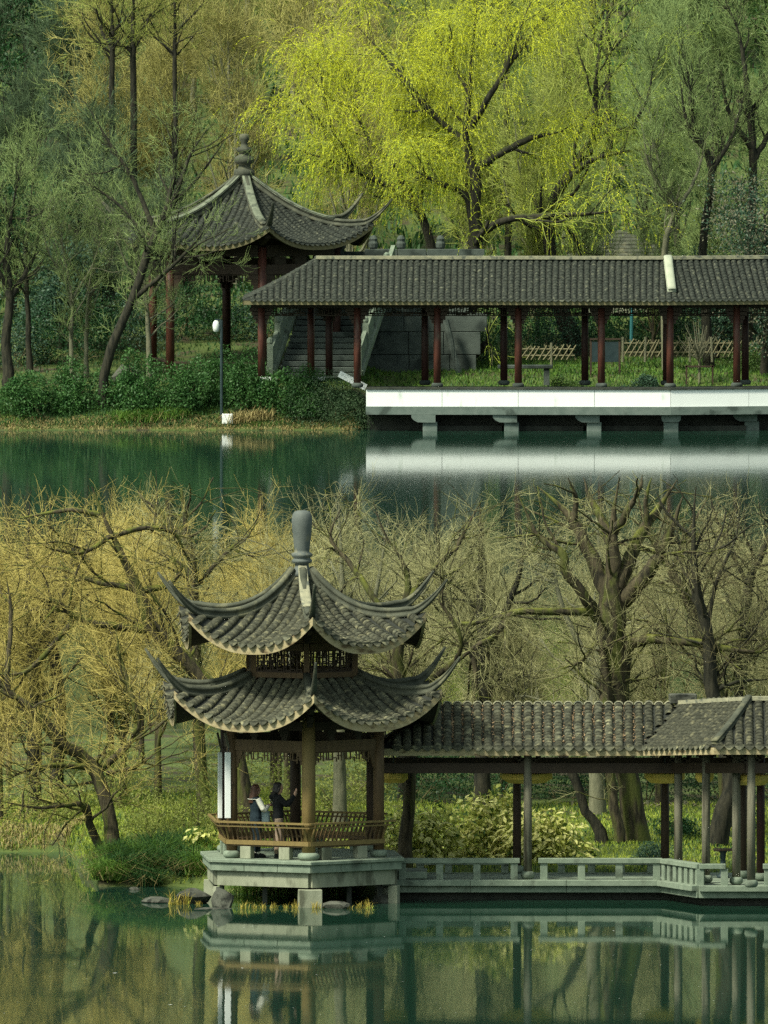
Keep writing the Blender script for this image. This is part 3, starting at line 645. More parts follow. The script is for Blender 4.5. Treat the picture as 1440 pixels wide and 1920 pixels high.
# posts and lintels
FR = [(X(715, 450.15), 450.15), (X(1262, 450.15), 450.15), (X(1400, 447.35), 447.35), (X(1640, 447.35), 447.35)]
BK = offset_path(FR, 1.95)
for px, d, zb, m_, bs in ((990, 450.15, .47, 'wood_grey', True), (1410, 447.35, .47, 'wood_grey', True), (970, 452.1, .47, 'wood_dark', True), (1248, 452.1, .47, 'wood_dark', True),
                          (1273, 450.12, .47, 'wood_grey', True), (1325, 448.9, .47, 'wood_grey', True), (1382, 448.3, .47, 'wood_grey', True), (1394, 450.4, .47, 'wood_dark', True), (1428, 449.6, .47, 'red_shaded', True), (708, 452.1, .47, 'wood_dark', True)):
    x = X(px, d); zt = 3.42 if px < 1300 else 3.6
    column(cor, x, d, zb, zt, .095, MT[m_])
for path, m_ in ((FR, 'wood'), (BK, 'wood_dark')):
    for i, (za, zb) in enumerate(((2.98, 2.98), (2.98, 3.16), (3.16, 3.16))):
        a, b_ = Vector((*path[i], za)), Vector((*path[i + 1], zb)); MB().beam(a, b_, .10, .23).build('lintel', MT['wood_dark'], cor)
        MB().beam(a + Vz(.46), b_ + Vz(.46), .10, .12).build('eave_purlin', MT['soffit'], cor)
for (px, d) in ((990, 450.15), (1273, 450.12), (1325, 448.9), (1382, 448.3), (1410, 447.35)):
    z_ = 3.1 if px < 1300 else 3.28; MB().beam((X(px, d), d, z_ + .18), (X(px, d) + .03, d + 2.0, z_ + .18), .09, .16).build('cross_beam', MT['soffit'], cor)
    for s_ in (-1, 1):
        m_ = MB(); [m_.box((X(px, d) + s_ * (.10 + .07 * j), d, z_ + .13 - .05 * (2 - j)), (.12, .07, .09)) for j in range(3)]; m_.build('bracket', MT['soffit'], cor)
# deck, slab and balustrades
DK = [(X(702, 449.85), 449.85), (X(1243, 449.85), 449.85), (X(1312, 448.0), 448.0), (X(1640, 448.0), 448.0)]
DB = offset_path(DK, 2.55)
dk = newobj('deck', None, cor)
MB().prism([*DK, *DB[::-1]], .30, .455).build('deck_slab', MT['stone'], dk)
for i in range(3):
    a, b_ = np.array(DK[i]), np.array(DK[i + 1]); L_ = np.linalg.norm(b_ - a); n = max(1, round(L_ / 1.9)); u = (b_ - a) / L_; nn = np.array([-u[1], u[0]])
    for j in range(n):                                   # edge stones, proud of the slab
        p, q = a + u * (L_ * j / n + .004), a + u * (L_ * (j + 1) / n - .004); c_ = (p + q) / 2 - nn * .03
        MB().box((c_[0], c_[1], .40), (np.linalg.norm(q - p), .30, .13), math.atan2(u[1], u[0])).build('edge_stone', MT['stone'], dk, bevel=.008)
        c_ = (p + q) / 2 + nn * .04; MB().box((c_[0], c_[1], .255), (np.linalg.norm(q - p), .20, .15), math.atan2(u[1], u[0])).build('under_stone', MT['stone'], dk, bevel=.008)
WL = offset_path(DK, .35); WB = offset_path(DK, .8)
MB().prism([*WL, *WB[::-1]], -.8, .18).build('retaining_wall', MT['stone_dark'], dk)
MB().box((X(722, 449.8), 449.75, .05), (.42, .5, .5)).build('end_pier', MT['stone_warm'], dk, bevel=.02)
MB().box((X(770, 450.6), 450.6, .56), (.75, 1.2, .16)).build('step_block', MT['stone'], dk, bevel=.01)
def balustrade(parent, a, b_, z0, z1, npost, m_, ends=True):
    a, b_ = Vector((a[0], a[1], 0)), Vector((b_[0], b_[1], 0)); u = (b_ - a).normalized(); rz = math.atan2(u.y, u.x); bl = newobj('balustrade', None, parent)
    MB().beam(a + Vz(z1 - .055), b_ + Vz(z1 - .055), .24, .11).build('top_rail', m_, bl, bevel=.008)
    for i in range(npost):
        c_ = a + (b_ - a) * (.045 + .91 * i / (npost - 1)); MB().box(c_ + Vz((z0 + z1 - .11) / 2), (.165 if ends else .13, .17, z1 - .11 - z0), rz).build('baluster', m_, bl, bevel=.006)
dF = 450.0
balustrade(cor, (X(744, dF), dF), (X(975, dF), dF), .46, .945, 4, MT['stone'])
balustrade(cor, (X(1010, dF), dF), (X(1243, dF), dF), .46, .945, 4, MT['stone'])
p0, p1 = np.array(DK[1]) + (.02, .12), np.array(DK[2]) + (.06, .10)
balustrade(cor, p0 + (p1 - p0) * .04, p1, .46, .945, 7, MT['stone'])
balustrade(cor, (X(1312, 448.12), 448.12), (X(1362, 448.12), 448.12), .46, .945, 2, MT['stone'])
balustrade(cor, (X(1432, 448.12), 448.12), (X(1640, 448.12), 448.12), .46, .945, 4, MT['stone'])
dBk = 452.2
balustrade(cor, (X(780, dBk), dBk), (X(955, dBk), dBk), .46, .76, 4, MT['stone'])
balustrade(cor, (X(1045, dBk), dBk), (X(1230, dBk), dBk), .46, .76, 4, MT['stone'])
# octagonal gilded lamp trays under the beams
for i, (px, d, R_, lab) in enumerate(((738, 451.1, .34, 'golden octagonal hanging lamp beside the right column of the near pavilion'), (987, 451.1, .62, 'large golden octagonal hanging lamp behind the middle grey corridor post'),
                               (1247, 451.1, .48, 'golden octagonal hanging lamp at the corridor bend above the dark post'), (1322, 449.6, .22, 'small golden octagonal hanging lamp right of the corridor bend'), (1412, 448.6, .40, 'golden octagonal hanging lamp at the right edge above the round stone table'))):
    zz = 2.83 if px < 1300 else 2.94
    lp = thing('hanging_lamp', (X(px, d), d, zz - .24), lab, 'lamp', 'golden lamps under the near corridor roof')
    MB().lathe((X(px, d), d, zz - .24), [(R_ * .72, 0), (R_, .10), (R_ * 1.0, .22), (R_ * .92, .24)], 8, rot=math.pi / 8 + .1).build('lamp_tray', MT['gold'], lp)
    MB().tube([(X(px, d), d, zz), (X(px, d), d, 4.2)], .018, 6).build('hanger', MT['metal_dark'], lp)
# round stone table seen past the right-hand posts
tx, ty = X(1357, 450.6), 450.6
tb = thing('stone_table', (tx, ty, .455), 'dark pedestal table standing inside the right end of the near corridor', 'table')
MB().box((tx, ty, 1.10), (.44, .42, .04)).build('table_top', MT['wood_dark'], tb, bevel=.01)
MB().lathe((tx, ty, .455), [(.14, 0), (.14, .05), (.075, .1), (.06, .4), (.07, .57), (.12, .63)], 12).build('pedestal', MT['metal_dark'], tb, True)
# ------------------------------------------------------------------ far pavilion
FC = (X(458, 687), 687.0); FTH = math.radians(11)
fp = thing('pavilion', (FC[0], FC[1], gz(*FC)), 'single-eaved hexagonal pavilion with stacked finial among trees on the far bank', 'pavilion')
FR_ = HexRoof(FC, FTH, [(.12, 8.30), (1.0, 7.66), (2, 7.14), (3, 6.80), (3.85, 6.70), (4.7, 6.82)], [(.104, 8.28), (1, 7.45), (2, 6.78), (3, 6.32), (3.95, 6.12)])
fr_ = newobj('roof', None, fp)
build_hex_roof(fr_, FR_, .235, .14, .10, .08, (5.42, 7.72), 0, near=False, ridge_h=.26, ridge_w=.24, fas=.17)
for k in (0, 5, 1):                                       # pale plastered upper halves of the ridges
    mb = MB(); ridge_sweep(mb, FC, FR_.cdir(k), [(r, float(np.polyval(FR_.pc, r)) + .20, .07, .27) for r in np.linspace(.2, 3.3, 10)]); mb.build('ridge_plaster', MT['ridge_far'], fr_, True)
MB().lathe((FC[0], FC[1], 8.25), [(.34, -.08), (.30, .12), (.36, .18), (.36, .34), (.22, .40), (.20, .52), (.34, .62), (.34, .78), (.20, .86), (.17, .94), (.27, 1.0), (.27, 1.10), (.13, 1.16), (.11, 1.28), (.17, 1.40), (.17, 1.56), (.08, 1.60)], 16).build('finial', MT['ridge'], fr_, True)
for k in range(6):
    p = hexp(FC, FTH, 3.36, k); q = hexp(FC, FTH, 3.36, k + 1); u = (q - p).normalized(); a, b_ = p + u * .14, q - u * .14
    column(fp, p.x, p.y, gz(p.x, p.y) - .1, 6.05, .15, MT['red'] if k in (0, 5, 4) else MT['red_shaded'], base=False)
    MB().beam(a + Vz(5.28), b_ + Vz(5.28), .16, .34).build('tie_beam', MT['wood_dark'], fp)
    MB().beam(a + Vz(5.92), b_ + Vz(5.92), .16, .40).build('eave_beam', MT['soffit'], fp)
    for j in (.2, .5, .8):
        c_ = a + (b_ - a) * j; MB().box(c_ + Vz(5.585), (.5, .16, .25), math.atan2(u.y, u.x)).build('bracket_block', MT['soffit'], fp)
    m_ = MB(); fretwork(m_, a + u * .03, b_ - u * .03, 4.78, 5.10, .035, .04, .22, k); m_.build('lattice_frieze', MT['wood_dark'], fp)
    for s_, e_ in ((1, a), (-1, b_)):
        m_ = MB()
        for j, (w_, h_) in enumerate(((.36, .20), (.26, .20), (.18, .18), (.1, .16))): m_.box(e_ + u * (s_ * w_ / 2) + Vz(5.02 - j * .18), (w_, .07, h_), math.atan2(u.y, u.x))
        m_.build('corner_spandrel', MT['wood_dark'], fp)
    m_ = MB(); cd = FR_.cdir(k); m_.beam((FC[0] + cd[0] * 3.0, FC[1] + cd[1] * 3.0, 6.1), (FC[0] + cd[0] * 4.3, FC[1] + cd[1] * 4.3, 6.5), .16, .22); m_.build('corner_bracket', MT['soffit'], fr_)
    if k in (4, 5):
        z0 = 1.62; rl = newobj('railing', None, fp)
        MB().beam(a + Vz(z0 + .43), b_ + Vz(z0 + .43), .12, .07).build('top_rail', MT['wood_dark'], rl); MB().beam(a + Vz(z0 + .05), b_ + Vz(z0 + .05), .10, .08).build('bottom_rail', MT['wood_dark'], rl)
        me_b = mesh_piece(*(lambda m: (np.concatenate(m.v), m.f[0]))(MB().box((0, 0, .2), (.05, .05, .32))), 'baluster', MT['wood_dark'])
        for i in range(16):
            M4 = np.eye(4); M4[:3, 3] = a + (b_ - a) * ((i + .5) / 16) + Vz(z0 + .04); place(me_b, 'baluster', M4, rl)

# ------------------------------------------------------------------ far corridor
fc = thing('corridor', (X(950, 679), 679.0, 0), 'long tiled corridor on red columns above a white parapet across the lake', 'corridor')
fcr = newobj('roof', None, fc)
EF = [(X(455, 677.6), 677.6), (X(1262, 677.3), 677.3), (X(1700, 677.3), 678.9)]
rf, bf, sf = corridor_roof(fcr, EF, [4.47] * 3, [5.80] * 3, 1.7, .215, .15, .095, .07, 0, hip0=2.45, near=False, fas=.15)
for i in range(2):
    MB().beam((rf[i][0], rf[i][1], 5.87), (rf[i + 1][0], rf[i + 1][1], 5.87), .26, .11).build('ridge_capping', MT['ridge_light'], fcr)
mb = MB(); r2, e2 = np.array(rf[1]), np.array(EF[1]); dv_ = e2 - r2; L_ = np.linalg.norm(dv_); dv_ /= L_
ridge_sweep(mb, r2, dv_, [(L_ * t, 5.80 - 1.33 * t - .05 * 4 * t * (1 - t) + .03, .19, .30) for t in np.linspace(0, .80, 8)]); mb.build('hip_ridge', mat('pale_ridge', (.30, .33, .25), (.42, .44, .34), 4, .8, .3, 30), fcr, True)
FF = [(X(470, 678.4), 678.4), (X(1258, 678.1), 678.1), (X(1700, 678.1), 679.7)]; FB = offset_path(FF, 2.1)
for px, d, m_ in ((670, 678.38, 'red'), (820, 678.3, 'red'), (972, 678.25, 'red'), (1128, 678.2, 'red'), (1257, 678.12, 'red'), (1382, 678.5, 'red'), (797, 680.4, 'red_shaded'), (945, 680.35, 'red_shaded'), (1097, 680.3, 'red_shaded'), (1250, 680.25, 'red_shaded'), (1398, 680.7, 'red_shaded'),
                  (490, 678.45, 'red'), (583, 680.6, 'red'), (617, 680.4, 'red_shaded')):
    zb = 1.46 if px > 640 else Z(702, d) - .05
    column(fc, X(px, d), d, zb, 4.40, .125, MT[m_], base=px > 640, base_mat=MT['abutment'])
    if px in (670, 820, 972, 1128, 1257, 1382, 490, 617):
        for s_ in (-1, 1):
            m_ = MB(); [m_.box((X(px, d) + s_ * (.10 + w_ / 2), d, 4.12 - j * .13), (w_, .07, .15)) for j, w_ in enumerate((.30, .24, .17, .1))]; m_.build('corner_spandrel', MT['wood_dark'], fc)
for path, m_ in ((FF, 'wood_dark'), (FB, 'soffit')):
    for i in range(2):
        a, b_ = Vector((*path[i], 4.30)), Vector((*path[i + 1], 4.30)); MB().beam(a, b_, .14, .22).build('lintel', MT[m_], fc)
for a, b_ in ((490, 583), (583, 670), (670, 820), (820, 972), (972, 1128), (1128, 1257), (1257, 1382), (1382, 1500)):
    m_ = MB(); d = 679.0; fretwork(m_, (X(a, d) + .15, d, 0), (X(b_, d) - .15, d, 0), 3.88, 4.19, .03, .04, .20, a, True); m_.build('lattice_frieze', MT['wood_dark'], fc)
    m_ = MB(); d = 680.5; fretwork(m_, (X(a, d) + .15, d, 0), (X(b_, d) - .15, d, 0), 3.88, 4.19, .03, .04, .20, a + 1, True); m_.build('lattice_frieze', MT['wood_dark'], fc)
PP = [(X(686, 677.9), 677.9), (X(1258, 677.6), 677.6), (X(1700, 677.6), 679.2)]; PB = offset_path(PP, .3); PD = offset_path(PP, 3.0)
wp = newobj('parapet', None, fc)
for i in range(2):
    a, b_, a2, b2 = (np.array(q) for q in (PP[i], PP[i + 1], PB[i], PB[i + 1])); n = 4 if i == 0 else 3
    for j in range(n):
        f0, f1 = j / n + .0007, (j + 1) / n - .0007; MB().prism([tuple(a + (b_ - a) * f0), tuple(a + (b_ - a) * f1), tuple(a2 + (b2 - a2) * f1), tuple(a2 + (b2 - a2) * f0)], .842, 1.42).build('wall_panel', MT['white'], wp)
PC = offset_path(PP, -.05); PCB = offset_path(PP, .38); MB().prism([*PC, *PCB[::-1]], 1.422, 1.49).build('coping', MT['stone_dark'], wp)
PS = offset_path(PP, -.10); 
MB().prism([*PS, *PD[::-1]], .57, .84).build('deck_slab', MT['stone_slab'], wp)
MB().prism([*PB, *PD[::-1]], .842, 1.40).build('deck_fill', MT['stone_dark'], wp)
PW = offset_path(PP, 1.3); PW2 = offset_path(PP, 1.6); MB().prism([*PW, *PW2[::-1]], -.8, .568).build('dark_backing', MT['stone_dark'], wp)  # added dark backing that makes the gap under the deck read as gloom
for i, px in enumerate((800, 953, 1108, 1259, 1404)):
    d = 677.75 + max(0, (px - 1258)) * .0055; x = X(px, d)
    mb = MB(); n = 7
    pr = [(-.52, .565), (-.52, .47), (-.44, .38), (-.30, .31), (0, .30), (.30, .30), (.30, .565)] if px != 1259 else [(-.33, .565), (-.33, .40), (-.26, .32), (0, .31), (.26, .32), (.33, .40), (.33, .565)]
    mb.loft([[(x + a, d - .02 + y, z) for a, z in pr] for y in (0, 2.5)]); mb.build('corbel', MT['stone_slab'], wp)
    MB().box((x + (.12 if px != 1259 else 0), d + 1.25, -.1), (.5, 2.4, .82)).build('pier', MT['stone_slab'], wp, bevel=.02)
    if px < 1400: MB().box((x + 1.42, d + 1.0, .05), (2.3, .4, .22)).build('shaded_side_slab', MT['stone_dark'], wp)  # dark slab stands in for the shaded long side of a pier

# small white walls and ramp showing over the bank shrubs
tag(MB().beam(P(636, 700, 679.2), P(686, 726, 679.2), .25, .22).top('ramp_wall', MT['white'], 'short sloping white wall at the left end of the white parapet', 'wall'), kind='thing')
tag(MB().box(P(596, 709, 679.9), (.5, .3, .12)).top('low_wall', MT['white'], 'short level white wall stub showing over dark shrubs below the stairs', 'wall'), kind='thing')
MB().box(P(497, 709, 679.9), (.4, .3, .10)).top('low_wall', MT['white'], 'small white wall stub beside the leftmost corridor column over shrubs', 'wall')

# stone stair and bridge abutment behind the far corridor
st = thing('stone_stairs', (X(590, 684), 684, 1.5), 'grey stone staircase climbing behind the far corridor', 'stairs')
for i in range(18):
    d = 683.6 + .30 * i; x0, x1 = 522 + 3.6 * i, 668 + 3.2 * i; z = 1.62 + .19 * i
    a, b_ = X(x0, d), X(x1, d); MB().box(((a + b_) / 2, d + 1.2, z + .02), (b_ - a, 2.4, .17)).build('step', MT['abutment'], st, bevel=.015)
MB().box((X(640, 688), 690.4, 2.6), (3.4, 1.6, 4.4)).build('stair_core', MT['abutment'], st)
for (xa, xb, nm) in ((506, 576, 'stair_balustrade'), (672, 738, 'stair_balustrade')):
    mb = MB(); pa, pb = P(xa, 700, 683.4), P(xb, 582, 688.8); pa.z = 1.55; pb.z = 5.0
    o = MB().beam(pa + Vz(.18), pb + Vz(.18), .34, .22).build('stair_string', MT['stone'], st)
    for j in range(5):
        q0 = pa + (pb - pa) * (j / 5 + .012); q1 = pa + (pb - pa) * ((j + 1) / 5 - .012)
        mb = MB(); mb.loft([[q + Vector((-.07, 0, .29)), q + Vector((.07, 0, .29)), q + Vector((.07, 0, .98)), q + Vector((-.07, 0, .98))] for q in (q0, q1)]); mb.build('balustrade_panel', MT['stone'], st)
        c_ = pa + (pb - pa) * (j / 5); m2 = MB().box(c_ + Vz(.66), (.2, .2, 1.05)); m2.lathe(tuple(c_ + Vz(1.18)), [(.08, 0), (.11, .06), (.10, .18), (.04, .24)], 8); m2.build('balustrade_post', MT['stone'], st)
ab = thing('bridge_abutment', (X(780, 689), 689, 2), 'rough grey stone bridge abutment wall behind the far corridor', 'wall')
rs = random.Random(5)
MB().box((X(785, 690.0), 690.2, 3.3), (3.3, 2.0, 4.6)).build('abutment_core', MT['abutment'], ab)
z = 1.3
while z < 5.3:
    x = X(698, 689) - rs.random() * .3; h = rs.uniform(.6, .9)
    while x < X(866, 689):
        w_ = rs.uniform(.9, 1.6); MB().box((x + w_ / 2, 689.14 - rs.random() * .03, z + h / 2), (w_ - .02, .16, h - .02)).build('stone', MT['abutment'], ab, bevel=.015); x += w_
    z += h
for px in (640, 700, 752, 826):
    d = 689.3; c_ = P(px, 497, d); m2 = MB().box(c_ + Vz(.0), (.22, .22, 1.1)); m2.lathe(tuple(c_ + Vz(.55)), [(.10, 0), (.16, .08), (.17, .22), (.13, .30), (.15, .38), (.09, .48), (.02, .5)], 10); m2.build('lion_post', MT['abutment'], ab)
MB().beam(P(640, 484, 689.4), P(840, 484, 689.4), .12, .5).build('parapet_panel', MT['abutment'], ab)
# curved pale drain wall edge right of the abutment
o = MB().tube([P(835, 600, 688.6), P(845, 640, 688.5), P(858, 690, 688.3), P(866, 715, 688.2)], .12, 8).top('stone_buttress', MT['abutment'], 'leaning dark stone buttress beside the mossy cut trunk', 'buttress')

# pale roofed house half hidden behind the far corridor ridge
hs = thing('house', (X(1162, 704), 704, gz(X(1162, 704), 704)), 'small grey pyramid-roofed house behind the far corridor ridge', 'house')
zb = Z(484, 704); hx, hy = X(1162, 704), 704
MB().box((hx, hy, zb - .9), (2.6, 2.6, 2.0)).build('wall', MT['stone_warm'], hs)
for i in range(7):
    t0, t1 = i / 7, (i + 1) / 7 + .03; w0, w1 = 1.75 * (1 - t0) + .10, 1.75 * (1 - t1) + .10
    mb = MB(); mb.loft([[(hx + a * w_, hy + b2 * w_, zb + .14 + z) for a, b2 in ((-1, -1), (1, -1), (1, 1), (-1, 1))] for w_, z in ((w0, t0 * .85), (w0, t0 * .85 + .05), (w1, t1 * .85))]); mb.build('roof_course', MT['ridge'], hs)

# lamp post on the far bank
ld = 679.35; lx = X(415, ld); lz = gz(lx, ld)
lp = thing('street_lamp', (lx, ld, lz), 'slim dark lamp post with white globe among far bank shrubs', 'lamp')
MB().tube([(lx, ld, lz - .1), (lx, ld, Z(600, ld))], .05, 8).build('pole', MT['metal_dark'], lp)
MB().beam((lx + .02, ld, Z(600, ld)), (lx - .22, ld, Z(598, ld)), .05, .04).build('arm', MT['metal_dark'], lp)
MB().lathe((X(405, ld), ld, Z(622, ld)), [(.05, 0), (.09, .03), (.115, .12), (.125, .24), (.10, .34), (.05, .40)], 12).build('globe', mat('lamp_glass', (.82, .85, .82), None, 1, .3), lp, True)
MB().box((X(426, ld), ld - .2, gz(X(426, ld), ld - .2) + .14), (.36, .25, .34)).top('electric_box', MT['white'], 'small white box at the foot of the dark lamp post', 'box', bevel=.01)

# notice board, bamboo fences, pole
nb = thing('notice_board', (X(1135, 688), 688, gz(X(1135, 688), 688)), 'dark notice board on posts seen through the far corridor', 'sign')
zt = Z(640, 688); z0 = Z(678, 688)
MB().box((X(1135, 688), 688, (zt + z0) / 2), (.96, .06, zt - z0)).build('board', MT['metal_dark'], nb)
MB().box((X(1135, 688), 688, zt + .09), (1.06, .14, .05)).build('cap', MT['wood_dark'], nb)
for px in (1108, 1162): MB().box((X(px, 688), 688.0, (z0 + zt) / 2 - .35), (.07, .07, zt - z0 + .85)).build('post', MT['wood_dark'], nb)
def bamboo_fence(xa, xb, ytop, ybot, d, lab, seed=0, step=11, posts=58):
    rs = random.Random(seed); fz = thing('bamboo_fence', (X((xa + xb) / 2, d), d, Z(ybot, d)), lab, 'fence', None)
    mb = MB(); n = int((xb - xa) / step)
    for i in range(n):
        x = xa + i * step + rs.uniform(-2, 2); o = rs.uniform(-2, 2)
        mb.tube([P(x, ybot + 2, d - .02), P(x + step * 1.6 + o, ytop + rs.uniform(-2, 3), d - .02)], .022, 4); mb.tube([P(x + step * 1.6, ybot + 2, d + .03), P(x + o, ytop + rs.uniform(-2, 3), d + .03)], .022, 4)
    tag(mb.build('lattice_canes', MT['bamboo'], fz), kind='stuff')
    for yy in (ytop + 7, ybot - 6): MB().tube([P(xa, yy, d), P(xb, yy, d)], .03, 6).build('rail', MT['bamboo'], fz)
    x = xa
    while x <= xb: MB().tube([P(x, ybot + 12, d), P(x + rs.uniform(-2, 2), ytop - 5, d)], .045, 6).build('post', MT['bark_pale'], fz); x += posts
bamboo_fence(976, 1078, 647, 672, 688.5, 'short bamboo lattice fence left of the notice board on the far bank', 1)
bamboo_fence(1168, 1500, 636, 666, 690, 'long bamboo lattice fence right of the notice board on the far bank', 2, 11, 42)
bamboo_fence(0, 250, 672, 692, 690, 'low pale bamboo fence behind the shrubs at far left', 4, 12, 60)
o = MB().tube([P(1184, 645, 692), P(1185, 575, 692)], .06, 8).top('teal_pole', mat('teal_paint', (.03, .14, .15), None, 2, .5), 'teal pole standing behind the far bamboo fence', 'pole')
sl = thing('stone_bench', (X(985, 684.5), 684.5, gz(X(985, 684.5), 684.5)), 'flat stone bench slab behind the far corridor columns', 'bench')
zs = Z(687, 684.5)
MB().box((X(985, 684.5), 684.5, zs), (1.9, .5, .12)).build('seat', MT['abutment'], sl, bevel=.02)
for px in (945, 1025): MB().box((X(px, 684.5), 684.5, zs - .34), (.2, .4, .58)).build('leg', MT['abutment'], sl)
# ------------------------------------------------------------------ trees: every level of branches is one numpy batch
def nrmv(a): return a / np.maximum(np.linalg.norm(a, axis=-1, keepdims=True), 1e-9)
def spline(pts, n):
    p = np.asarray(pts, float); q = np.vstack([2 * p[0] - p[1], p, 2 * p[-1] - p[-2]]); m = len(p) - 1
    s = np.linspace(0, m - 1e-6, n); i = s.astype(int); t = (s - i)[:, None]; a, b_, c, d = q[i], q[i + 1], q[i + 2], q[i + 3]
    return .5 * ((2 * b_) + (c - a) * t + (2 * a - 5 * b_ + 4 * c - d) * t ** 2 + (3 * b_ - a - 3 * c + d) * t ** 3)
def tubes(pts, rad, k):
    """(B,n,3) polylines -> tube vertices and quads"""
    B, n, _ = pts.shape; t = nrmv(np.gradient(pts, axis=1)); ref = np.tile(np.array([.31, .22, .93]), (B, n, 1)); ref[np.abs((t * ref).sum(-1)) > .93] = (1, 0, 0)
    a = nrmv(np.cross(t, ref)); b_ = np.cross(t, a); an = np.arange(k) * 2 * np.pi / k
    v = pts[:, :, None] + rad[:, :, None, None] * (a[:, :, None] * np.cos(an)[None, None, :, None] + b_[:, :, None] * np.sin(an)[None, None, :, None])
    i = np.arange(B * n * k).reshape(B, n, k); j = np.roll(i, -1, 2)
    q = np.stack([i[:, :-1], j[:, :-1], j[:, 1:], i[:, 1:]], -1).reshape(-1, 4)
    return v.reshape(-1, 3), q
def grow(rs, par, prad, count, ln, ang, n, wig, trop, t0=.2, t1=1.0, rf=.55, rmin=.004, taper=.35, flat=1.0, rmax=9.0):
    B, m, _ = par.shape; seg = np.linalg.norm(np.diff(par, axis=1), axis=2).sum(1); w = seg / seg.sum()
    pi = rs.choice(B, count, p=w); t = rs.uniform(t0, t1, count) * (m - 1) * .9999; i = t.astype(int); f = (t - i)[:, None]
    p0 = par[pi, i] * (1 - f) + par[pi, i + 1] * f; r0 = prad[pi, i] * (1 - f[:, 0]) + prad[pi, i + 1] * f[:, 0]
    d = nrmv(par[pi, i + 1] - par[pi, i]); rnd = rs.normal(size=(count, 3)); perp = nrmv(rnd - (rnd * d).sum(1, keepdims=True) * d)
    a = np.radians(rs.uniform(*ang, count))[:, None]; d = nrmv(d * np.cos(a) + perp * np.sin(a)); d[:, 1] *= flat; d = nrmv(d)
    L_ = rs.uniform(*ln, count) * (1 - .35 * t / m); st = (L_ / (n - 1))[:, None]; pts = np.zeros((count, n, 3)); pts[:, 0] = p0; trop = np.array(trop, float)
    for k in range(1, n):
        d = nrmv(d + rs.normal(size=(count, 3)) * wig + trop); pts[:, k] = pts[:, k - 1] + d * st
    r = np.clip(r0 * rf, rmin, rmax)[:, None] * np.linspace(1, taper, n)[None]
    return pts, np.maximum(r, rmin * .6)
def pack(levels):
    V, Q, o = [], [], 0
    for (p, r, k) in levels:
        v, q = tubes(p, r, k); V.append(v); Q.append(q + o); o += len(v)
    return np.concatenate(V), np.concatenate(Q)
def leaf_quads(rs, c, d, ln, wd, droop=0.0):
    """rhombic leaves at points c along directions d"""
    n = len(c); d = nrmv(d); r = rs.normal(size=(n, 3)); s = nrmv(np.cross(d, r)); l = rs.uniform(ln * .7, ln * 1.3, n)[:, None]; w = rs.uniform(wd * .7, wd * 1.3, n)[:, None]
    mid = c + d * l * .5; v = np.stack([c, mid + s * w * .5, c + d * l + np.array([0, 0, -droop]) * l, mid - s * w * .5], 1)
    return v.reshape(-1, 3), np.arange(4 * n).reshape(-1, 4)

def limbs_from(traces, d, n=16):
    P_, R_ = [], []
    for tr in traces:
        a = np.array([list(P(p[0], p[1], d + (p[3] if len(p) > 3 else 0))) + [p[2] * d / F] for p in tr]); s = spline(a, n); P_.append(s[:, :3]); R_.append(np.maximum(s[:, 3], .006) * np.interp(np.linspace(0, 1, n), [0, .62, 1], [1, 1, .22]))
    P_, R_ = np.array(P_), np.array(R_); rs = np.random.default_rng(int(P_[0, 0, 0] * 1000) & 0xffff)
    return P_ + rs.normal(size=P_.shape) * R_[..., None] * .13, R_
def prune(rs, s, ycut, soft=(-30, 60)):
    if ycut is None: return s
    tip = s[0][:, -1]; py = YH + (H - tip[:, 2]) * F / tip[:, 1]; k = py > ycut + rs.uniform(*soft, len(py))
    return s[0][k], s[1][k]
def traced_tree(name, d, traces, label, bark, twig, seed, n1=26, n2=160, n3=900, n4=2600, up=.02, l1=(1.0, 2.6), l2=(.8, 2.0), l3=(.5, 1.25), l4=(.3, .85), r3=.0037, group=None, t0=.25, cat='tree', n_limb=16, leaves=None, ycut=None):
    if ycut is None and d < 500: ycut = 905
    rs = np.random.default_rng(seed); P_, R_ = limbs_from(traces, d, n_limb); b_ = P_[0, 0].copy()
    zg = gz(b_[0], b_[1]); P_[0, 0, 2] = min(b_[2], zg - .15); R_[0, 0] *= 1.25; R_[0, 1] *= 1.1
    root = thing(name, (b_[0], b_[1], zg), label, cat, group)
    s1 = grow(rs, P_, R_, n1, l1, (25, 75), 8, .16, (0, 0, up), t0, 1, .55, .012, .45, rmax=.04); s1 = prune(rs, s1, ycut)
    s2 = grow(rs, np.concatenate([P_[:, ::2][:, :8], s1[0]]), np.concatenate([R_[:, ::2][:, :8], s1[1]]), n2, l2, (25, 75), 7, .17, (0, 0, up), t0, 1, .5, .008, .5, rmax=.014); s2 = prune(rs, s2, ycut)
    s3 = grow(rs, s2[0], s2[1], n3, l3, (20, 65), 6, .21, (0, 0, up * .8), .1, 1, .6, r3, .5, rmax=.008); s3 = prune(rs, s3, ycut, (-50, 130))
    s4 = grow(rs, s3[0], s3[1], n4, l4, (15, 55), 5, .2, (0, 0, up * .6), .1, 1, .7, r3 * .75, .6); s4 = prune(rs, s4, ycut, (-60, 150))
    v, q = pack([(P_, R_, 9), (*s1, 6), (*s2, 4)]); arr_mesh('trunk', v, q, None, bark, root, True)
    v, q = pack([(s3[0][:, [0, 1, 3, 5]], s3[1][:, [0, 1, 3, 5]], 3), (s4[0][:, ::2], s4[1][:, ::2], 3)]); cr_ = arr_mesh('crown', v, q, None, twig, root)
    if leaves:
        nl, ln, wd, lm = leaves; i = rs.integers(0, len(s4[0]), nl); j = rs.integers(0, 5, nl); v, q = leaf_quads(rs, s4[0][i, j], rs.normal(size=(nl, 3)) + (0, 0, .3), ln, wd); arr_mesh('leaves', v, q, None, lm, root)
    return root, (P_, R_, s1, s2, s3)

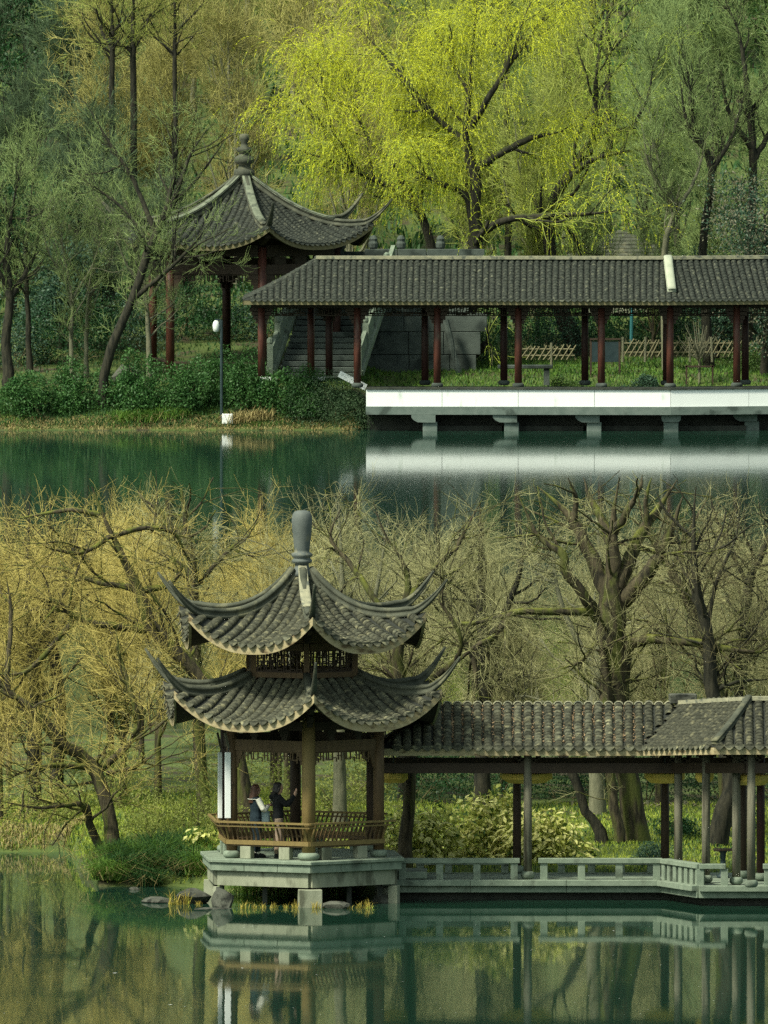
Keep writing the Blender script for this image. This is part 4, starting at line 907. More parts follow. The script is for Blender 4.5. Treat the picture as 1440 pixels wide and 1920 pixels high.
# ---- near bank, traced
tA, _ = traced_tree('leaning_tree', 456.6, [
    [(212, 1622, 16), (204, 1542, 13), (183, 1454, 13, .2), (154, 1421, 13, .2), (112, 1392, 11, 0), (62, 1333, 10, -.3), (8, 1292, 8, -.4), (-30, 1262, 6, -.4)],
    [(206, 1618, 9), (171, 1562, 8), (165, 1525, 7, -.2), (142, 1508, 6, -.4), (75, 1517, 5, -.5), (0, 1504, 4, -.6)],
    [(180, 1448, 8, .2), (225, 1412, 7, .3), (258, 1367, 6, .4), (250, 1317, 5, .4), (225, 1233, 4, .5), (217, 1183, 3, .5)],
    [(158, 1440, 6), (104, 1437, 5, -.5), (50, 1446, 4, -.8), (0, 1470, 3, -1)], [(12, 1292, 6, -.4), (14, 1240, 5, -.3), (20, 1150, 4), (10, 1080, 3)], [(200, 1450, 5), (250, 1440, 4, -.4), (290, 1415, 3, -.6)]],
    'mossy tree leaning left over the water on the near left bank', MT['bark'], MT['twig_gold_lit'], 21, 36, 170, 800, 2300)
tB, _ = traced_tree('branching_tree', 461.5, [
    [(470, 1580, 18), (440, 1400, 16), (400, 1300, 15), (358, 1254, 14), (292, 1187, 13), (258, 1108, 11), (233, 1050, 10), (200, 983, 8), (171, 912, 6)],
    [(275, 1183, 8), (187, 1171, 7, -.4), (142, 1158, 6, -.5), (96, 1125, 5, -.6), (8, 1112, 4, -.7)], [(252, 1100, 6), (187, 1094, 5, .4), (112, 1067, 4, .6), (0, 1058, 3, .8)],
    [(212, 1004, 5), (146, 1037, 4, -.5), (67, 1021, 3, -.8)], [(258, 1108, 7), (317, 1096, 5, .3), (340, 1060, 3, .3), (300, 1035, 3, .4)], [(186, 967, 6), (146, 956, 5), (100, 960, 4, .5), (0, 979, 3, .8)],
    [(142, 1158, 5, -.5), (62, 1250, 5, -.3), (12, 1271, 3)], [(215, 1004, 5), (271, 990, 5, .3), (325, 1000, 4, .6), (352, 1050, 4, .8)]],
    'mossy tree with long level limbs rising left from behind the near pavilion', MT['bark'], MT['twig_gold_lit'], 22, 40, 180, 850, 2400)
traced_tree('upright_tree', 466, [[(385, 1555, 13), (375, 1400, 12), (362, 1117, 11), (350, 1000, 9), (340, 915, 7)], [(360, 1110, 5), (420, 1040, 4, .4), (470, 1000, 3, .6)], [(352, 1020, 5), (300, 960, 4), (260, 930, 3)]],
    'straight slim tree rising behind the left roof tips of the near pavilion', MT['bark'], MT['twig_tan'], 23, 26, 110, 550, 1500)
tD, _ = traced_tree('mossy_tree', 453.6, [
    [(758, 1628, 13), (764, 1540, 12), (768, 1440, 12), (760, 1350, 12), (754, 1280, 12), (746, 1219, 11), (767, 1105, 8), (756, 1054, 6), (720, 1000, 4), (700, 940, 3)], [(760, 1150, 8), (777, 1105, 7), (812, 1070, 6, .3), (854, 1028, 5, .6), (880, 980, 4, .8), (905, 935, 3, 1)],
    [(748, 1200, 7), (700, 1120, 6), (660, 1060, 5, .4), (620, 1010, 4, .6), (640, 950, 3, .6)], [(771, 1300, 5), (813, 1270, 6, .3), (854, 1239, 5, .3), (866, 1200, 4), (840, 1150, 4), (823, 1120, 3), (854, 1064, 3, .4)]],
    'slender mossy forked tree behind the left end of the near corridor', MT['bark'], MT['twig_tan'], 24, 34, 140, 700, 1900)
tE, _ = traced_tree('great_tree', 459.4, [
    [(1192, 1578, 23.8), (1180, 1480, 21.1), (1165, 1400, 23.8), (1152, 1316, 29.0), (1147, 1208, 28.4), (1147, 1147, 27.7), (1147, 1080, 21), (1150, 1010, 15), (1152, 951, 9), (1162, 895, 5)], [(1149, 1030, 11), (1130, 975, 8, .4), (1105, 930, 5, .6), (1095, 895, 3, .7)], [(1151, 1000, 10), (1178, 955, 7, -.4), (1200, 915, 5, -.5), (1205, 890, 3, -.5)], [(1165, 1580, 11.2, -.6), (1150, 1500, 9.9, -.6), (1140, 1400, 10.6, -.5), (1135, 1300, 15.8, -.3), (1130, 1200, 14.5, -.2)],
    [(1120, 1160, 13.2), (1098, 1120, 10.5, -.3), (1060, 1069, 9.0, -.5), (1055, 1039, 8.2, -.5), (1008, 1003, 7.5, -.4), (972, 926, 3.6, -.4)], [(1137, 1110, 15.8), (1090, 1003, 11.9, .3), (1060, 957, 7.5, .4), (1008, 912, 3.5, .6)], [(1075, 980, 7, .3), (1080, 935, 5, .2), (1065, 895, 3)], [(1160, 1100, 17.2), (1193, 1018, 11.9, .5), (1240, 946, 7, .9), (1270, 900, 3.5, 1)], [(1215, 985, 6, .6), (1212, 935, 4.5, .5), (1222, 895, 3, .5)],
    [(1165, 1130, 17.2), (1219, 1070, 13.2, -.4), (1255, 1003, 10.6, -.5), (1281, 931, 5.4, -.6)], [(1175, 1212, 13.2), (1219, 1198, 9.9, -.4), (1306, 1208, 9.0, -.7), (1378, 1219, 6.8, -.9), (1440, 1225, 5.2, -1)],
    [(1120, 1150, 8.2), (1008, 1147, 6.8, -.5), (952, 1152, 6.0, -.6), (936, 1188, 5.2, -.7), (895, 1211, 5.2, -.7), (860, 1240, 3.8, -.6), (835, 1268, 3.0, -.5)], [(895, 1211, 4.5, -.7), (890, 1240, 5.2, -.7), (898, 1318, 5.2, -.7)], [(960, 1150, 4.5, -.6), (870, 1170, 3.8, -.3), (830, 1140, 3.0)],
    [(1120, 1205, 4.5), (1090, 1240, 3.8, -.4), (1050, 1256, 3.0, -.5)]],
    'massive old tree with thick spreading limbs behind the near corridor', MT['bark'], MT['twig_tan'], 25, 60, 220, 1000, 2700, n_limb=18)
traced_tree('dark_tree', 458.4, [[(1342, 1566, 17.0), (1372, 1480, 17.0), (1362, 1400, 15.0), (1340, 1306, 13.6), (1327, 1188, 11.6), (1306, 1095, 8.8), (1301, 987, 6.8), (1306, 912, 4.8)], [(1337, 1300, 5.4), (1380, 1280, 4.1), (1440, 1275, 3.4, .4)], [(1327, 1180, 4.1), (1345, 1090, 3.4), (1380, 1010, 2.7, .4), (1390, 940, 2.0, .5)], [(1302, 1010, 3.4), (1250, 960, 2.7), (1230, 920, 2.0)]],
    'dark curved trunk leaning behind the right end of the near corridor', MT['bark_dark'], MT['twig_brown'], 26, 26, 110, 480, 1200)
traced_tree('crooked_tree', 463, [[(1365, 1550, 12.4), (1355, 1400, 12.4), (1347, 1301, 12.4), (1301, 1147, 11.2), (1255, 1064, 8.7), (1214, 992, 6.8), (1193, 915, 5.0)], [(1260, 1070, 4.3), (1290, 1000, 3.7), (1330, 930, 3.1, .3)]],
    'crooked grey tree between the great tree and the dark right trunk', MT['bark'], MT['twig_tan'], 27, 26, 120, 550, 1500)
traced_tree('right_edge_tree', 464, [[(1400, 1545, 12.4), (1389, 1306, 12.4), (1394, 1234, 11.2), (1404, 1095, 9.3), (1435, 1028, 7.4), (1460, 940, 5.6)], [(1404, 1100, 4.3), (1370, 1030, 3.7), (1340, 960, 3.1), (1330, 915, 2.5)], [(1395, 1200, 3.7), (1430, 1150, 3.1), (1470, 1120, 2.5)]],
    'thick dark tree rising at the right edge behind the corridor hip', MT['bark_dark'], MT['twig_tan'], 28, 28, 120, 550, 1500)
traced_tree('bent_sapling', 459, [[(1130, 1582, 12), (1120, 1546, 10), (1101, 1529, 9), (1091, 1491, 9), (1072, 1453, 9), (1055, 1415, 8), (1020, 1400, 6), (985, 1360, 4), (960, 1290, 3)]],
    'thin S-bent trunk left of the great tree seen under the corridor', MT['bark_dark'], MT['twig_brown'], 29, 10, 30, 100, 260, t0=.6)
for i, (px, dd, r, lab) in enumerate(((1122, 467, 15, 'pale whitewashed trunk far behind the middle of the near corridor'), (640, 464, 13, 'leaning pale trunk framed by the right bay of the near pavilion'), (905, 468, 16, 'grey trunk behind the cream-leaved shrubs'), (60, 470, 12, 'slim upright trunk on the left bank across the inlet'), (100, 474, 13, 'upright trunk deep in the wood at the far left of the near bank'))):
    y0 = -933 + F * (H - gz(X(px, dd), dd)) / dd
    traced_tree('wood_tree', dd, [[(px, y0 + 4, r), (px - 8 + 5 * i, y0 - 180, r * .9), (px + 10 - 6 * i, y0 - 380, r * .7), (px - 5, 940, r * .4)], [(px, y0 - 300, r * .5), (px + 60, y0 - 420, r * .35), (px + 90, 960, r * .2)], [(px, y0 - 260, r * .5), (px - 70, y0 - 400, r * .3), (px - 90, 980, r * .2)]],
        lab, MT['bark_pale'] if i in (0, 1) else MT['bark_dark'], MT['twig_tan'] if px > 500 else MT['twig_gold_lit'], 60 + i, 22, 90, 420, 1100)

# ---- repeating bare trees: built once per kind, then copied
def bare_tree(name, h, label, cat, group, bark, twig, seed, spread=.9, n2=150, n3=900, n4=3400, r4=.006, up=.14, rt=.11, lean=.25, kinds=(12, 60), tl=1.0):
    rs = np.random.default_rng(seed); root = thing(name, (0, 0, 0), label, cat, group)
    t = np.linspace(0, 1, 10); tr = np.stack([np.cumsum(rs.normal(0, lean * .12, 10)) * t, np.cumsum(rs.normal(0, lean * .12, 10)) * t, t * h * .72 - .2], 1)[None]; r0 = (rt * (1 - .8 * t))[None]
    s0 = grow(rs, tr, r0, kinds[0], (h * .25, h * .5), (20, 55), 9, .12, (0, 0, up), .22, 1, .6, .02, .3); s0[0][..., :2] *= spread
    s1 = grow(rs, np.concatenate([tr[:, :9], s0[0]]), np.concatenate([r0[:, :9], s0[1]]), kinds[1], (h * .12, h * .27), (25, 60), 7, .15, (0, 0, up), .25, 1, .55, .012, .4)
    s2 = grow(rs, s1[0], s1[1], n2, (h * .08, h * .17), (20, 60), 6, .16, (0, 0, up), .1, 1, .6, .008, .5)
    s3 = grow(rs, np.concatenate([s2[0], s1[0][:, :6]]), np.concatenate([s2[1], s1[1][:, :6]]), n3, (.35 * tl, .95 * tl), (20, 65), 5, .2, (0, 0, up * .5), .1, 1, .6, r4 * 1.2, .5, rmax=.012)
    s4 = grow(rs, s3[0], s3[1], n4, (.2 * tl, .6 * tl), (20, 60), 4, .22, (0, 0, up * .4), .1, 1, .7, r4, .6)
    v, q = pack([(tr, r0, 8), (*s0, 6), (*s1, 4)]); arr_mesh('trunk', v, q, None, bark, root, True)
    v, q = pack([(*s2, 3), (s3[0][:, [0, 1, 2, 4]], s3[1][:, [0, 1, 2, 4]], 3), (s4[0][:, [0, 2, 3]], s4[1][:, [0, 2, 3]], 3)]); arr_mesh('crown', v, q, None, twig, root)
    return root
def put(proto, x, y, rz, sc, first, label=None):
    z = gz(x, y)
    if first: o = proto
    else:
        o = proto.copy(); COL.objects.link(o)
        for ch in proto.children:
            c = ch.copy(); COL.objects.link(c); c.parent = o
    o.location = (x, y, z); o.rotation_euler = (0, 0, rz); o.scale = (sc, sc, sc)
    if label: o['label'] = label
    return o
used = {}
def where(x, y):
    px = CX + x * F / y
    if y < 500:
        a = 'left of the pavilion' if px < 280 else 'behind the pavilion roofs' if px < 860 else 'behind the corridor' if px < 1150 else 'right of the great tree'
        return a, ('front rank' if y < 475 else 'middle rank' if y < 484 else 'rear rank')
    a = 'at the left edge' if px < 150 else 'above the far pavilion' if px < 620 else 'behind the willows' if px < 1120 else 'above the corridor bend' if px < 1330 else 'at the right edge'
    return a, ('low on the slope' if y < 702 else 'half way up the slope' if y < 731 else 'high on the slope')
def scatter(protos, spots, seed, noun):
    rs = random.Random(seed)
    for (x, y, sc, k) in spots:
        pr = protos[k % len(protos)]; o = put(pr, x, y, rs.uniform(0, 6.28), sc, pr.name not in used); used[pr.name] = 1
        a, b_ = where(x, y); kd = pr['kind_word']; o['label'] = kd + ' ' + noun + ' ' + a + ', ' + b_; o['group'] = noun + ' ' + a + ', ' + b_ + ', ' + kd
ng = 'bare trees of the near wood behind the pavilion'
NB = [bare_tree('bare_tree', 6.6, 'bare golden-lit tree in the left of the near wood', 'tree', ng + ', left', MT['bark'], MT['twig_gold_lit'], 71, tl=1.35, n4=1900, r4=.0036, n3=650),
      bare_tree('bare_tree', 6.8, 'bare tan-twigged tree in the middle and right of the near wood', 'tree', ng + ', right', MT['bark'], MT['twig_tan'], 72, tl=1.35, n4=1900, r4=.0036, n3=650),
      bare_tree('bare_tree', 6.4, 'bare tan-twigged tree in the middle and right of the near wood', 'tree', ng + ', right', MT['bark_dark'], MT['twig_tan'], 73, tl=1.35, n4=1900, r4=.0036, n3=650)]
rs = random.Random(9); spots = []
for row, dd in enumerate((469.5, 473, 477, 481.5, 486, 490)):
    n = 7; 
    for i in range(n):
        x = -10.5 + 21.0 * (i + .5 + rs.uniform(-.3, .3)) / n; ht = (H - (rs.uniform(935, 1050) - YH) * dd / F - gz(x, dd)) / 7.5
        spots.append((x, dd + rs.uniform(-1, 1), ht * 1.02, 0 if x < -2.5 else rs.choice((1, 2))))
for o_, w_ in zip(NB, ('bare golden-lit', 'bare tan-twigged', 'bare dark-limbed')): o_['kind_word'] = w_
scatter(NB, spots, 4, 'tree of the near wood')
# ------------------------------------------------------------------ far bank trees
def willow(name, d, traces, label, seed, n_str, strand=(.5, 1.7), twig='twig_olive', leaf='willow', per=16, n2=150, ymax=1.0):
    rs = np.random.default_rng(seed); P_, R_ = limbs_from(traces, d, 16); b_ = P_[0, 0].copy(); zg = gz(b_[0], b_[1]); P_[0, 0, 2] = zg - .15
    root = thing(name, (b_[0], b_[1], zg), label, 'tree')
    s1 = grow(rs, P_, R_, 40, (1.2, 2.8), (25, 65), 9, .13, (0, .07, .08), .3, 1, .5, .016, .4)
    s2 = grow(rs, np.concatenate([P_[:, ::2][:, :8], s1[0][:, :8]]), np.concatenate([R_[:, ::2][:, :8], s1[1][:, :8]]), n2, (.8, 2.0), (25, 70), 7, .14, (0, .07, .07), .35, 1, .5, .008, .5, rmax=.016)
    st = grow(rs, np.concatenate([s2[0], s1[0][:, :7]]), np.concatenate([s2[1], s1[1][:, :7]]), n_str, strand, (20, 80), 9, .08, (0, 0, -.30), .15, 1, .5, .0035, .7, rmax=.0045)
    tip = st[0][:, -1]; py = YH + (H - tip[:, 2]) * F / tip[:, 1]; kp = rs.random(n_str) < np.clip((500 - py) / 190, .06, 1); st = (st[0][kp], st[1][kp]); n_str = len(st[0])
    v, q = pack([(P_, R_, 9), (*s1, 6)]); arr_mesh('trunk', v, q, None, MT['bark_dark'], root, True)
    v, q = pack([(*s2, 4), (st[0][:, ::2], st[1][:, ::2], 3)]); arr_mesh('branches', v, q, None, MT[twig], root)
    n = n_str * per; i = rs.integers(0, n_str, n); t = rs.uniform(.5, 7.99, n); k = t.astype(int); f = (t - k)[:, None]; c = st[0][i, k] * (1 - f) + st[0][i, k + 1] * f; dr_ = st[0][i, k + 1] - st[0][i, k]
    v, q = leaf_quads(rs, c, nrmv(dr_) * .8 + rs.normal(size=(n, 3)) * .22, .075, .018); 
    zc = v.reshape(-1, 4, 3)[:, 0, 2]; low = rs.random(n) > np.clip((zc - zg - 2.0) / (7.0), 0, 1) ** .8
    q1, q2 = q[~low], q[low]; vv = v.reshape(-1, 4, 3)
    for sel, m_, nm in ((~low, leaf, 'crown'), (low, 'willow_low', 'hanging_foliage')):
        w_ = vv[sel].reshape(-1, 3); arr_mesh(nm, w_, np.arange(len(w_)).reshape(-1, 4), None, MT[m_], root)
    return root
willow('willow_tree', 690, [
    [(868, 700, 20), (872, 640, 18), (884, 560, 15), (891, 478, 14), (893, 413, 13), (889, 327, 11), (872, 258, 10), (880, 172, 7), (889, 65, 5), (898, -20, 4)],
    [(872, 262, 8), (833, 232, 6), (799, 198, 6), (756, 142, 5), (721, 103, 4, .5), (669, 47, 3, .8)], [(880, 240, 7), (911, 189, 6, -.4), (949, 129, 5, -.6), (967, 82, 4, -.8), (990, 10, 3, -.8)],
    [(890, 320, 8), (936, 288, 7), (997, 258, 6, .4), (1057, 245, 4, .6)], [(895, 440, 8), (941, 413, 7, -.6), (997, 405, 6, -.9), (1100, 400, 5, -1), (1165, 393, 3, -1)], [(885, 415, 6), (872, 366, 6), (820, 340, 5, -.4), (777, 319, 4, -.6)],
    [(884, 665, 10), (905, 652, 9, -.3), (922, 645, 9, -.4)], [(880, 172, 5), (840, 100, 4, .6), (800, 30, 3, .9)], [(949, 129, 4, -.6), (1000, 60, 3, -.4), (1040, 0, 2)]],
    'large yellow-green weeping willow behind the middle of the far corridor', 101, 4900, (.8, 2.3), per=21, n2=340)
willow('willow_tree', 692, [
    [(828, 650, 12), (820, 560, 11), (812, 478, 9), (790, 409, 8), (773, 370, 8), (721, 344, 7), (674, 323, 6), (620, 300, 5), (558, 280, 4)], [(674, 319, 5), (644, 288, 5, .4), (622, 267, 5, .5), (588, 220, 4, .7), (545, 198, 3, .9)], [(768, 362, 6), (747, 314, 6, -.3), (781, 280, 5, -.5), (837, 220, 4, -.5), (845, 150, 3, -.5)],
    [(742, 310, 5, -.3), (691, 258, 4, .4), (660, 180, 3, .7), (640, 110, 2, .8)], [(640, 290, 4), (612, 200, 3, .5), (600, 120, 2, .5)]],
    'pale weeping willow leaning left toward the far pavilion roof', 102, 3200, (.8, 2.3), per=20, n2=260)
willow('willow_tree', 694, [
    [(1085, 640, 18), (1060, 600, 17), (1040, 540, 13), (1028, 473, 11), (1034, 383, 10), (1060, 335, 10), (1108, 265, 9), (1140, 246, 7), (1188, 236, 5)], [(1110, 262, 7), (1117, 224, 6), (1117, 160, 5), (1128, 64, 3), (1135, 0, 2)], [(1050, 350, 6), (1110, 300, 5, -.4), (1160, 285, 4, -.6), (1215, 280, 3, -.7)],
    [(1034, 400, 5), (1075, 440, 4, -.5), (1090, 480, 4, -.6)], [(1188, 236, 4), (1215, 180, 3), (1225, 120, 2)]],
    'mossy leaning willow with sparse olive twigs right of the yellow willow', 103, 1500, (.6, 1.5), per=7, n2=220, leaf='willow_low')
traced_tree('leaning_bank_tree', 680.3, [
    [(196, 768, 9), (192, 718, 9), (215, 637, 9), (246, 571, 8), (273, 489, 8), (297, 427, 7), (324, 380, 6), (351, 302, 5), (363, 279, 4), (395, 230, 2)], [(297, 427, 6), (312, 388, 5), (328, 318, 4, .4), (324, 263, 3, .5), (340, 190, 2, .6)], [(289, 430, 5), (250, 337, 4, .4), (203, 263, 3, .7), (160, 190, 2, .9)],
    [(255, 555, 5), (310, 510, 4, -.5), (360, 460, 3, -.7), (400, 405, 2, -.9)], [(285, 460, 4), (230, 390, 3, .6), (150, 330, 2, .8)], [(322, 380, 4), (365, 340, 3), (430, 250, 2)]],
    'dark slanting tree crossing in front of the far pavilion roof', MT['bark_dark'], MT['twig_grey'], 104, 34, 190, 900, 1600, .1, (1.0, 2.6), (.6, 1.7), (.4, 1.0), (.2, .7), .006)
fg = 'bare trees on the far hillside'
def FT(h, lab, g_, bark, twig, seed, **k): return bare_tree('hillside_tree', h, lab, 'tree', g_, MT[bark], MT[twig], seed, r4=.0075, tl=1.25, rt=.13, **k)
FB_ = [FT(8.5, 'bare olive-twigged tree on the far hillside at centre and left', fg + ', olive', 'bark_pale', 'twig_olive', 111, n4=4200, up=.2), FT(9.0, 'bare golden-twigged tree on the far hillside left of the willows', fg + ', golden', 'bark_pale', 'twig_hill', 112, n4=4200, up=.2),
       FT(8.6, 'bare grey-green-twigged tree on the far hillside at right', fg + ', grey', 'bark_dark', 'twig_grey', 113, n4=4200, up=.24), FT(8.0, 'bare grey-green-twigged tree on the far hillside at right', fg + ', grey', 'bark', 'twig_grey', 114, n4=4200, up=.24)]
FB_.append(FT(8.4, 'bare dusky green tree at the far left', fg + ', dusky', 'bark_dark', 'twig_dusky', 115, n4=4200, up=.22))
rs = random.Random(31); spots = []
for row, (dd, sc) in enumerate(((694, .72), (699, .8), (705, .95), (712, 1.0), (720, 1.0), (729, 1.0), (739, 1.0), (750, 1.0), (762, 1.0))):
    n = 8
    for i in range(n):
        px = -160 + 1760 * (i + .5 + rs.uniform(-.35, .35)) / n; x = X(px, dd)
        k = 4 if (px < 190 and row < 7) or (px < 620 and row < 2) else rs.choice((2, 3, 3)) if px > 1080 else (rs.choice((1, 1, 0)) if 150 < px < 760 and row < 6 else 0)
        if row < 2 and (430 < px < 1000): continue
        if row == 0 and px < 700 : s_ = sc * .75
        else: s_ = sc
        spots.append((x, dd + rs.uniform(-1.5, 1.5), s_ * rs.uniform(.85, 1.12), k))
for o_, w_ in zip(FB_, ('bare olive-twigged', 'bare tan-twigged', 'bare grey-green', 'bare mossy grey-green', 'bare dusky green')): o_['kind_word'] = w_
scatter(FB_, spots, 5, 'hillside tree')
for i, (px, dd, lab, y0, tr) in enumerate(((1250, 689.5, 'pale forked tree rising above the far corridor bend', 640, [(1245, 473, 6), (1264, 403, 6), (1248, 339, 5), (1225, 260, 3), (1215, 180, 2)]), (1330, 690.5, 'bare forked tree at the right above the far corridor', 640, [(1319, 470, 8), (1335, 319, 7), (1300, 230, 5), (1290, 140, 3), (1270, 60, 2)]), (1400, 692, 'tall dark bare tree near the top right corner', 640, [(1405, 470, 9), (1412, 300, 8), (1400, 160, 6), (1385, 60, 4), (1360, 0, 2)]),
                                           (135, 684, 'pale sapling behind the far left shrubs', 690, [(133, 640, 4), (135, 560, 3), (120, 480, 2), (110, 400, 1.5)]), (160, 685, 'second pale sapling right of its twin behind the far left shrubs', 690, [(162, 640, 4), (165, 560, 3), (180, 470, 2), (190, 400, 1.5)]), (280, 682.4, 'grey forked sapling in front of the far pavilion left columns', 700, [(278, 640, 5), (275, 570, 4), (262, 500, 3), (255, 430, 2)]), (15, 683, 'dark bare tree at the far left edge behind shrubs', 720, [(10, 640, 9), (18, 560, 8), (12, 470, 6), (25, 380, 4), (40, 300, 2)]), (55, 686, 'slender bare tree at far left beside the pavilion bank', 700, [(52, 600, 5), (48, 480, 4), (60, 350, 3), (75, 230, 2)]))):
    yb = -933 + F * (H - gz(X(px, dd), dd)) / dd
    lim = [[(px, yb + 3, tr[0][2] * 1.2)] + [t_ for t_ in tr]]; m0 = tr[1]; lim.append([(m0[0], m0[1], m0[2] * .8), (m0[0] + 40, m0[1] - 70, m0[2] * .5, .4), (m0[0] + 62, m0[1] - 150, m0[2] * .3, .6)]); lim.append([(m0[0], m0[1] - 20, m0[2] * .8), (m0[0] - 45, m0[1] - 90, m0[2] * .5, -.4), (m0[0] - 60, m0[1] - 170, m0[2] * .3, -.6)])
    traced_tree('bare_sapling' if tr[0][2] < 6 else 'bare_far_tree', dd, lim, lab, MT['bark_pale'] if i in (0, 3, 4, 5) else MT['bark_dark'], MT['twig_grey'], 120 + i, 22, 120, 560, 1200, .14, (.8, 2.0), (.5, 1.3), (.3, .9), (.2, .6), .0065)
st_ = thing('staked_sapling', (X(1312, 686.5), 686.5, gz(X(1312, 686.5), 686.5)), 'young grey shrub tree tied to a wooden stake beyond the far corridor', 'tree')
rs2 = np.random.default_rng(5); b0 = np.array([X(1312, 686.5), 686.5, gz(X(1312, 686.5), 686.5)]); tr0 = np.array([b0 + (0, 0, z) for z in np.linspace(-.1, 1.1, 6)])[None]; s0 = grow(rs2, tr0, np.full((1, 6), .045), 46, (.9, 1.7), (15, 60), 7, .06, (0, 0, .06), .6, 1, .4, .012, .4); v, q = pack([(tr0, np.full((1, 6), .045), 7)]); arr_mesh('trunk', v, q, None, MT['bark_pale'], st_, True); v, q = pack([(*s0, 4)]); arr_mesh('crown', v, q, None, MT['bark_pale'], st_)
MB().beam(tuple(b0 + (-.5, -.1, .62)), tuple(b0 + (.5, -.1, .62)), .06, .06).build('stake_rail', MT['wood_dark'], st_)
for s_ in (-.45, .45): MB().beam(tuple(b0 + (s_, -.1, -.1)), tuple(b0 + (s_, -.1, .66)), .06, .06, (0, 1, 0)).build('stake', MT['wood_dark'], st_)

for i, (px, r, lab) in enumerate(((210, 6, 'leftmost of the straight dark trunks at the top left'), (250, 7, 'thickest of the straight dark trunks at the top left'), (328, 5, 'rightmost of the straight dark trunks at the top left'), (950, 7, 'straight dark trunk behind the crown of the yellow willow'), (1140, 6, 'straight dark trunk at the top right of the willow'))):
    dd = 706.0; yb = -933 + F * (H - gz(X(px, dd), dd)) / dd
    traced_tree('straight_tree', dd, [[(px + 3, yb + 3, r), (px, 200, r * .9), (px, 60, r * .8), (px - 2, -60, r * .7)], [(px, 60, 2.5), (px + 40, 20, 1.6), (px + 70, -20, 1)], [(px, 100, 2.5), (px - 45, 60, 1.6), (px - 70, 10, 1)]], lab, MT['bark_dark'], MT['twig_olive'], 140 + i, 16, 60, 260, 700, .1, r3=.006, t0=.5)
# ------------------------------------------------------------------ shrubs
def shrub(name, c, R_, label, leaf, seed, n=2600, ln=.07, wd=.03, group=None, lobes=14, cat='shrub', stems=7, upb=.3, dens=.75, second=None):
    rs = np.random.default_rng(seed); c = np.array(c, float); R_ = np.array(R_, float); root = thing(name, tuple(c), label, cat, group)
    th = rs.uniform(0, 2 * np.pi, lobes); ph = np.arccos(rs.uniform(.05, 1, lobes)); lc = np.stack([np.cos(th) * np.sin(ph), np.sin(th) * np.sin(ph), np.cos(ph)], 1) * rs.uniform(.45, .8, (lobes, 1)); lr_ = rs.uniform(.28, .5, lobes)
    i = rs.integers(0, lobes, n); d = nrmv(rs.normal(size=(n, 3))); rr = lr_[i] * rs.uniform(dens, 1.08, n) ** 1.0; p = lc[i] + d * rr[:, None]; p = p * R_ + c; p = p[p[:, 2] > c[2] - .1]
    dd = nrmv(d[:len(p)] + rs.normal(size=(len(p), 3)) * .6 + (0, 0, upb))
    if second:
        k = int(len(p) * second[1]); v, q = leaf_quads(rs, p[:k], dd[:k], ln, wd, .2); arr_mesh('bright_leaves', v, q, None, second[0], root); p, dd = p[k:], dd[k:]
    v, q = leaf_quads(rs, p, dd, ln, wd, .2); arr_mesh('foliage', v, q, None, leaf, root)
    base = np.stack([np.zeros(stems), np.zeros(stems), np.full(stems, -.15)], 1) + rs.normal(size=(stems, 3)) * (.12 * R_[0], .12 * R_[1], 0); tip = lc[rs.integers(0, lobes, stems)] * R_
    pts = base[:, None] * (1 - np.linspace(0, 1, 5))[None, :, None] + tip[:, None] * np.linspace(0, 1, 5)[None, :, None] + rs.normal(size=(stems, 5, 3)) * .04; v, q = tubes(pts + c, np.tile(np.linspace(.022, .008, 5), (stems, 1)), 4); arr_mesh('stem', v, q, None, MT['twig_brown'], root)
    return root
def at_ground(px, d, dz=0.0): x = X(px, d); return (x, d, gz(x, d) + dz)
bank = [(70, 680.7, 1.35, .95, 'rounded dark green shrub at the far left of the bank'), (165, 681.4, 1.25, 1.05, 'dark green shrub just left of the slanting tree foot'), (260, 681.1, 1.0, 1.05, 'dark green shrub just right of the slanting tree foot'), (340, 681.0, 1.15, 1.15, 'broad dark green shrub left of the lamp post'), (400, 682.0, 1.0, 1.0, 'dark green shrub directly behind the lamp post'), (470, 681.0, .9, .95, 'dark green shrub right of the lamp post'), (545, 680.8, 1.2, 1.15, 'tall dark green shrub below the stone stairs')]
for i, (px, d, rw, hh, lab) in enumerate(bank): shrub('bank_shrub', at_ground(px, d - 1.0), (rw * 1.12, .85, hh * (1.5 + .25 * (i % 3))), lab, MT['leaf_bank'], 200 + i, 8200, .10, .048, 'dark shrubs along the far bank', 13)
# drooping shrub at the parapet end
def drooping(name, c, R_, label, m1, seed, n=700, n_leaf=5000, cat='shrub', ln=.09, wd=.022, up=.5):
    rs = np.random.default_rng(seed); c = np.array(c, float); root = thing(name, tuple(c), label, cat); k = 9; a = rs.uniform(0, 6.28, n); r = np.sqrt(rs.uniform(0, 1, n)); tip = np.stack([np.cos(a) * r * R_[0], np.sin(a) * r * R_[1], .08 + rs.uniform(0, .25, n)], 1)
    t = np.linspace(0, 1, k)[None, :, None]; pts = tip[:, None] * t * np.array([1, 1, 1]) + np.array([0, 0, 1]) * (R_[2] * 4 * t * (1 - t) * rs.uniform(.55, 1.05, (n, 1, 1))) * np.where(t < .5, 1, (1 - (t - .5) * .3)) + rs.normal(size=(n, k, 3)) * .03; pts = pts + c
    v, q = tubes(pts, np.tile(np.linspace(.012, .005, k), (n, 1)), 3); arr_mesh('arching_stems', v, q, None, MT['twig_grey'], root)
    i = rs.integers(0, n, n_leaf); j = rs.integers(2, k - 1, n_leaf); f = rs.random((n_leaf, 1)); pc = pts[i, j] * (1 - f) + pts[i, j + 1] * f; v, q = leaf_quads(rs, pc, nrmv(pts[i, j + 1] - pts[i, j]) + rs.normal(size=(n_leaf, 3)) * .5, ln, wd); arr_mesh('foliage', v, q, None, m1, root); return root
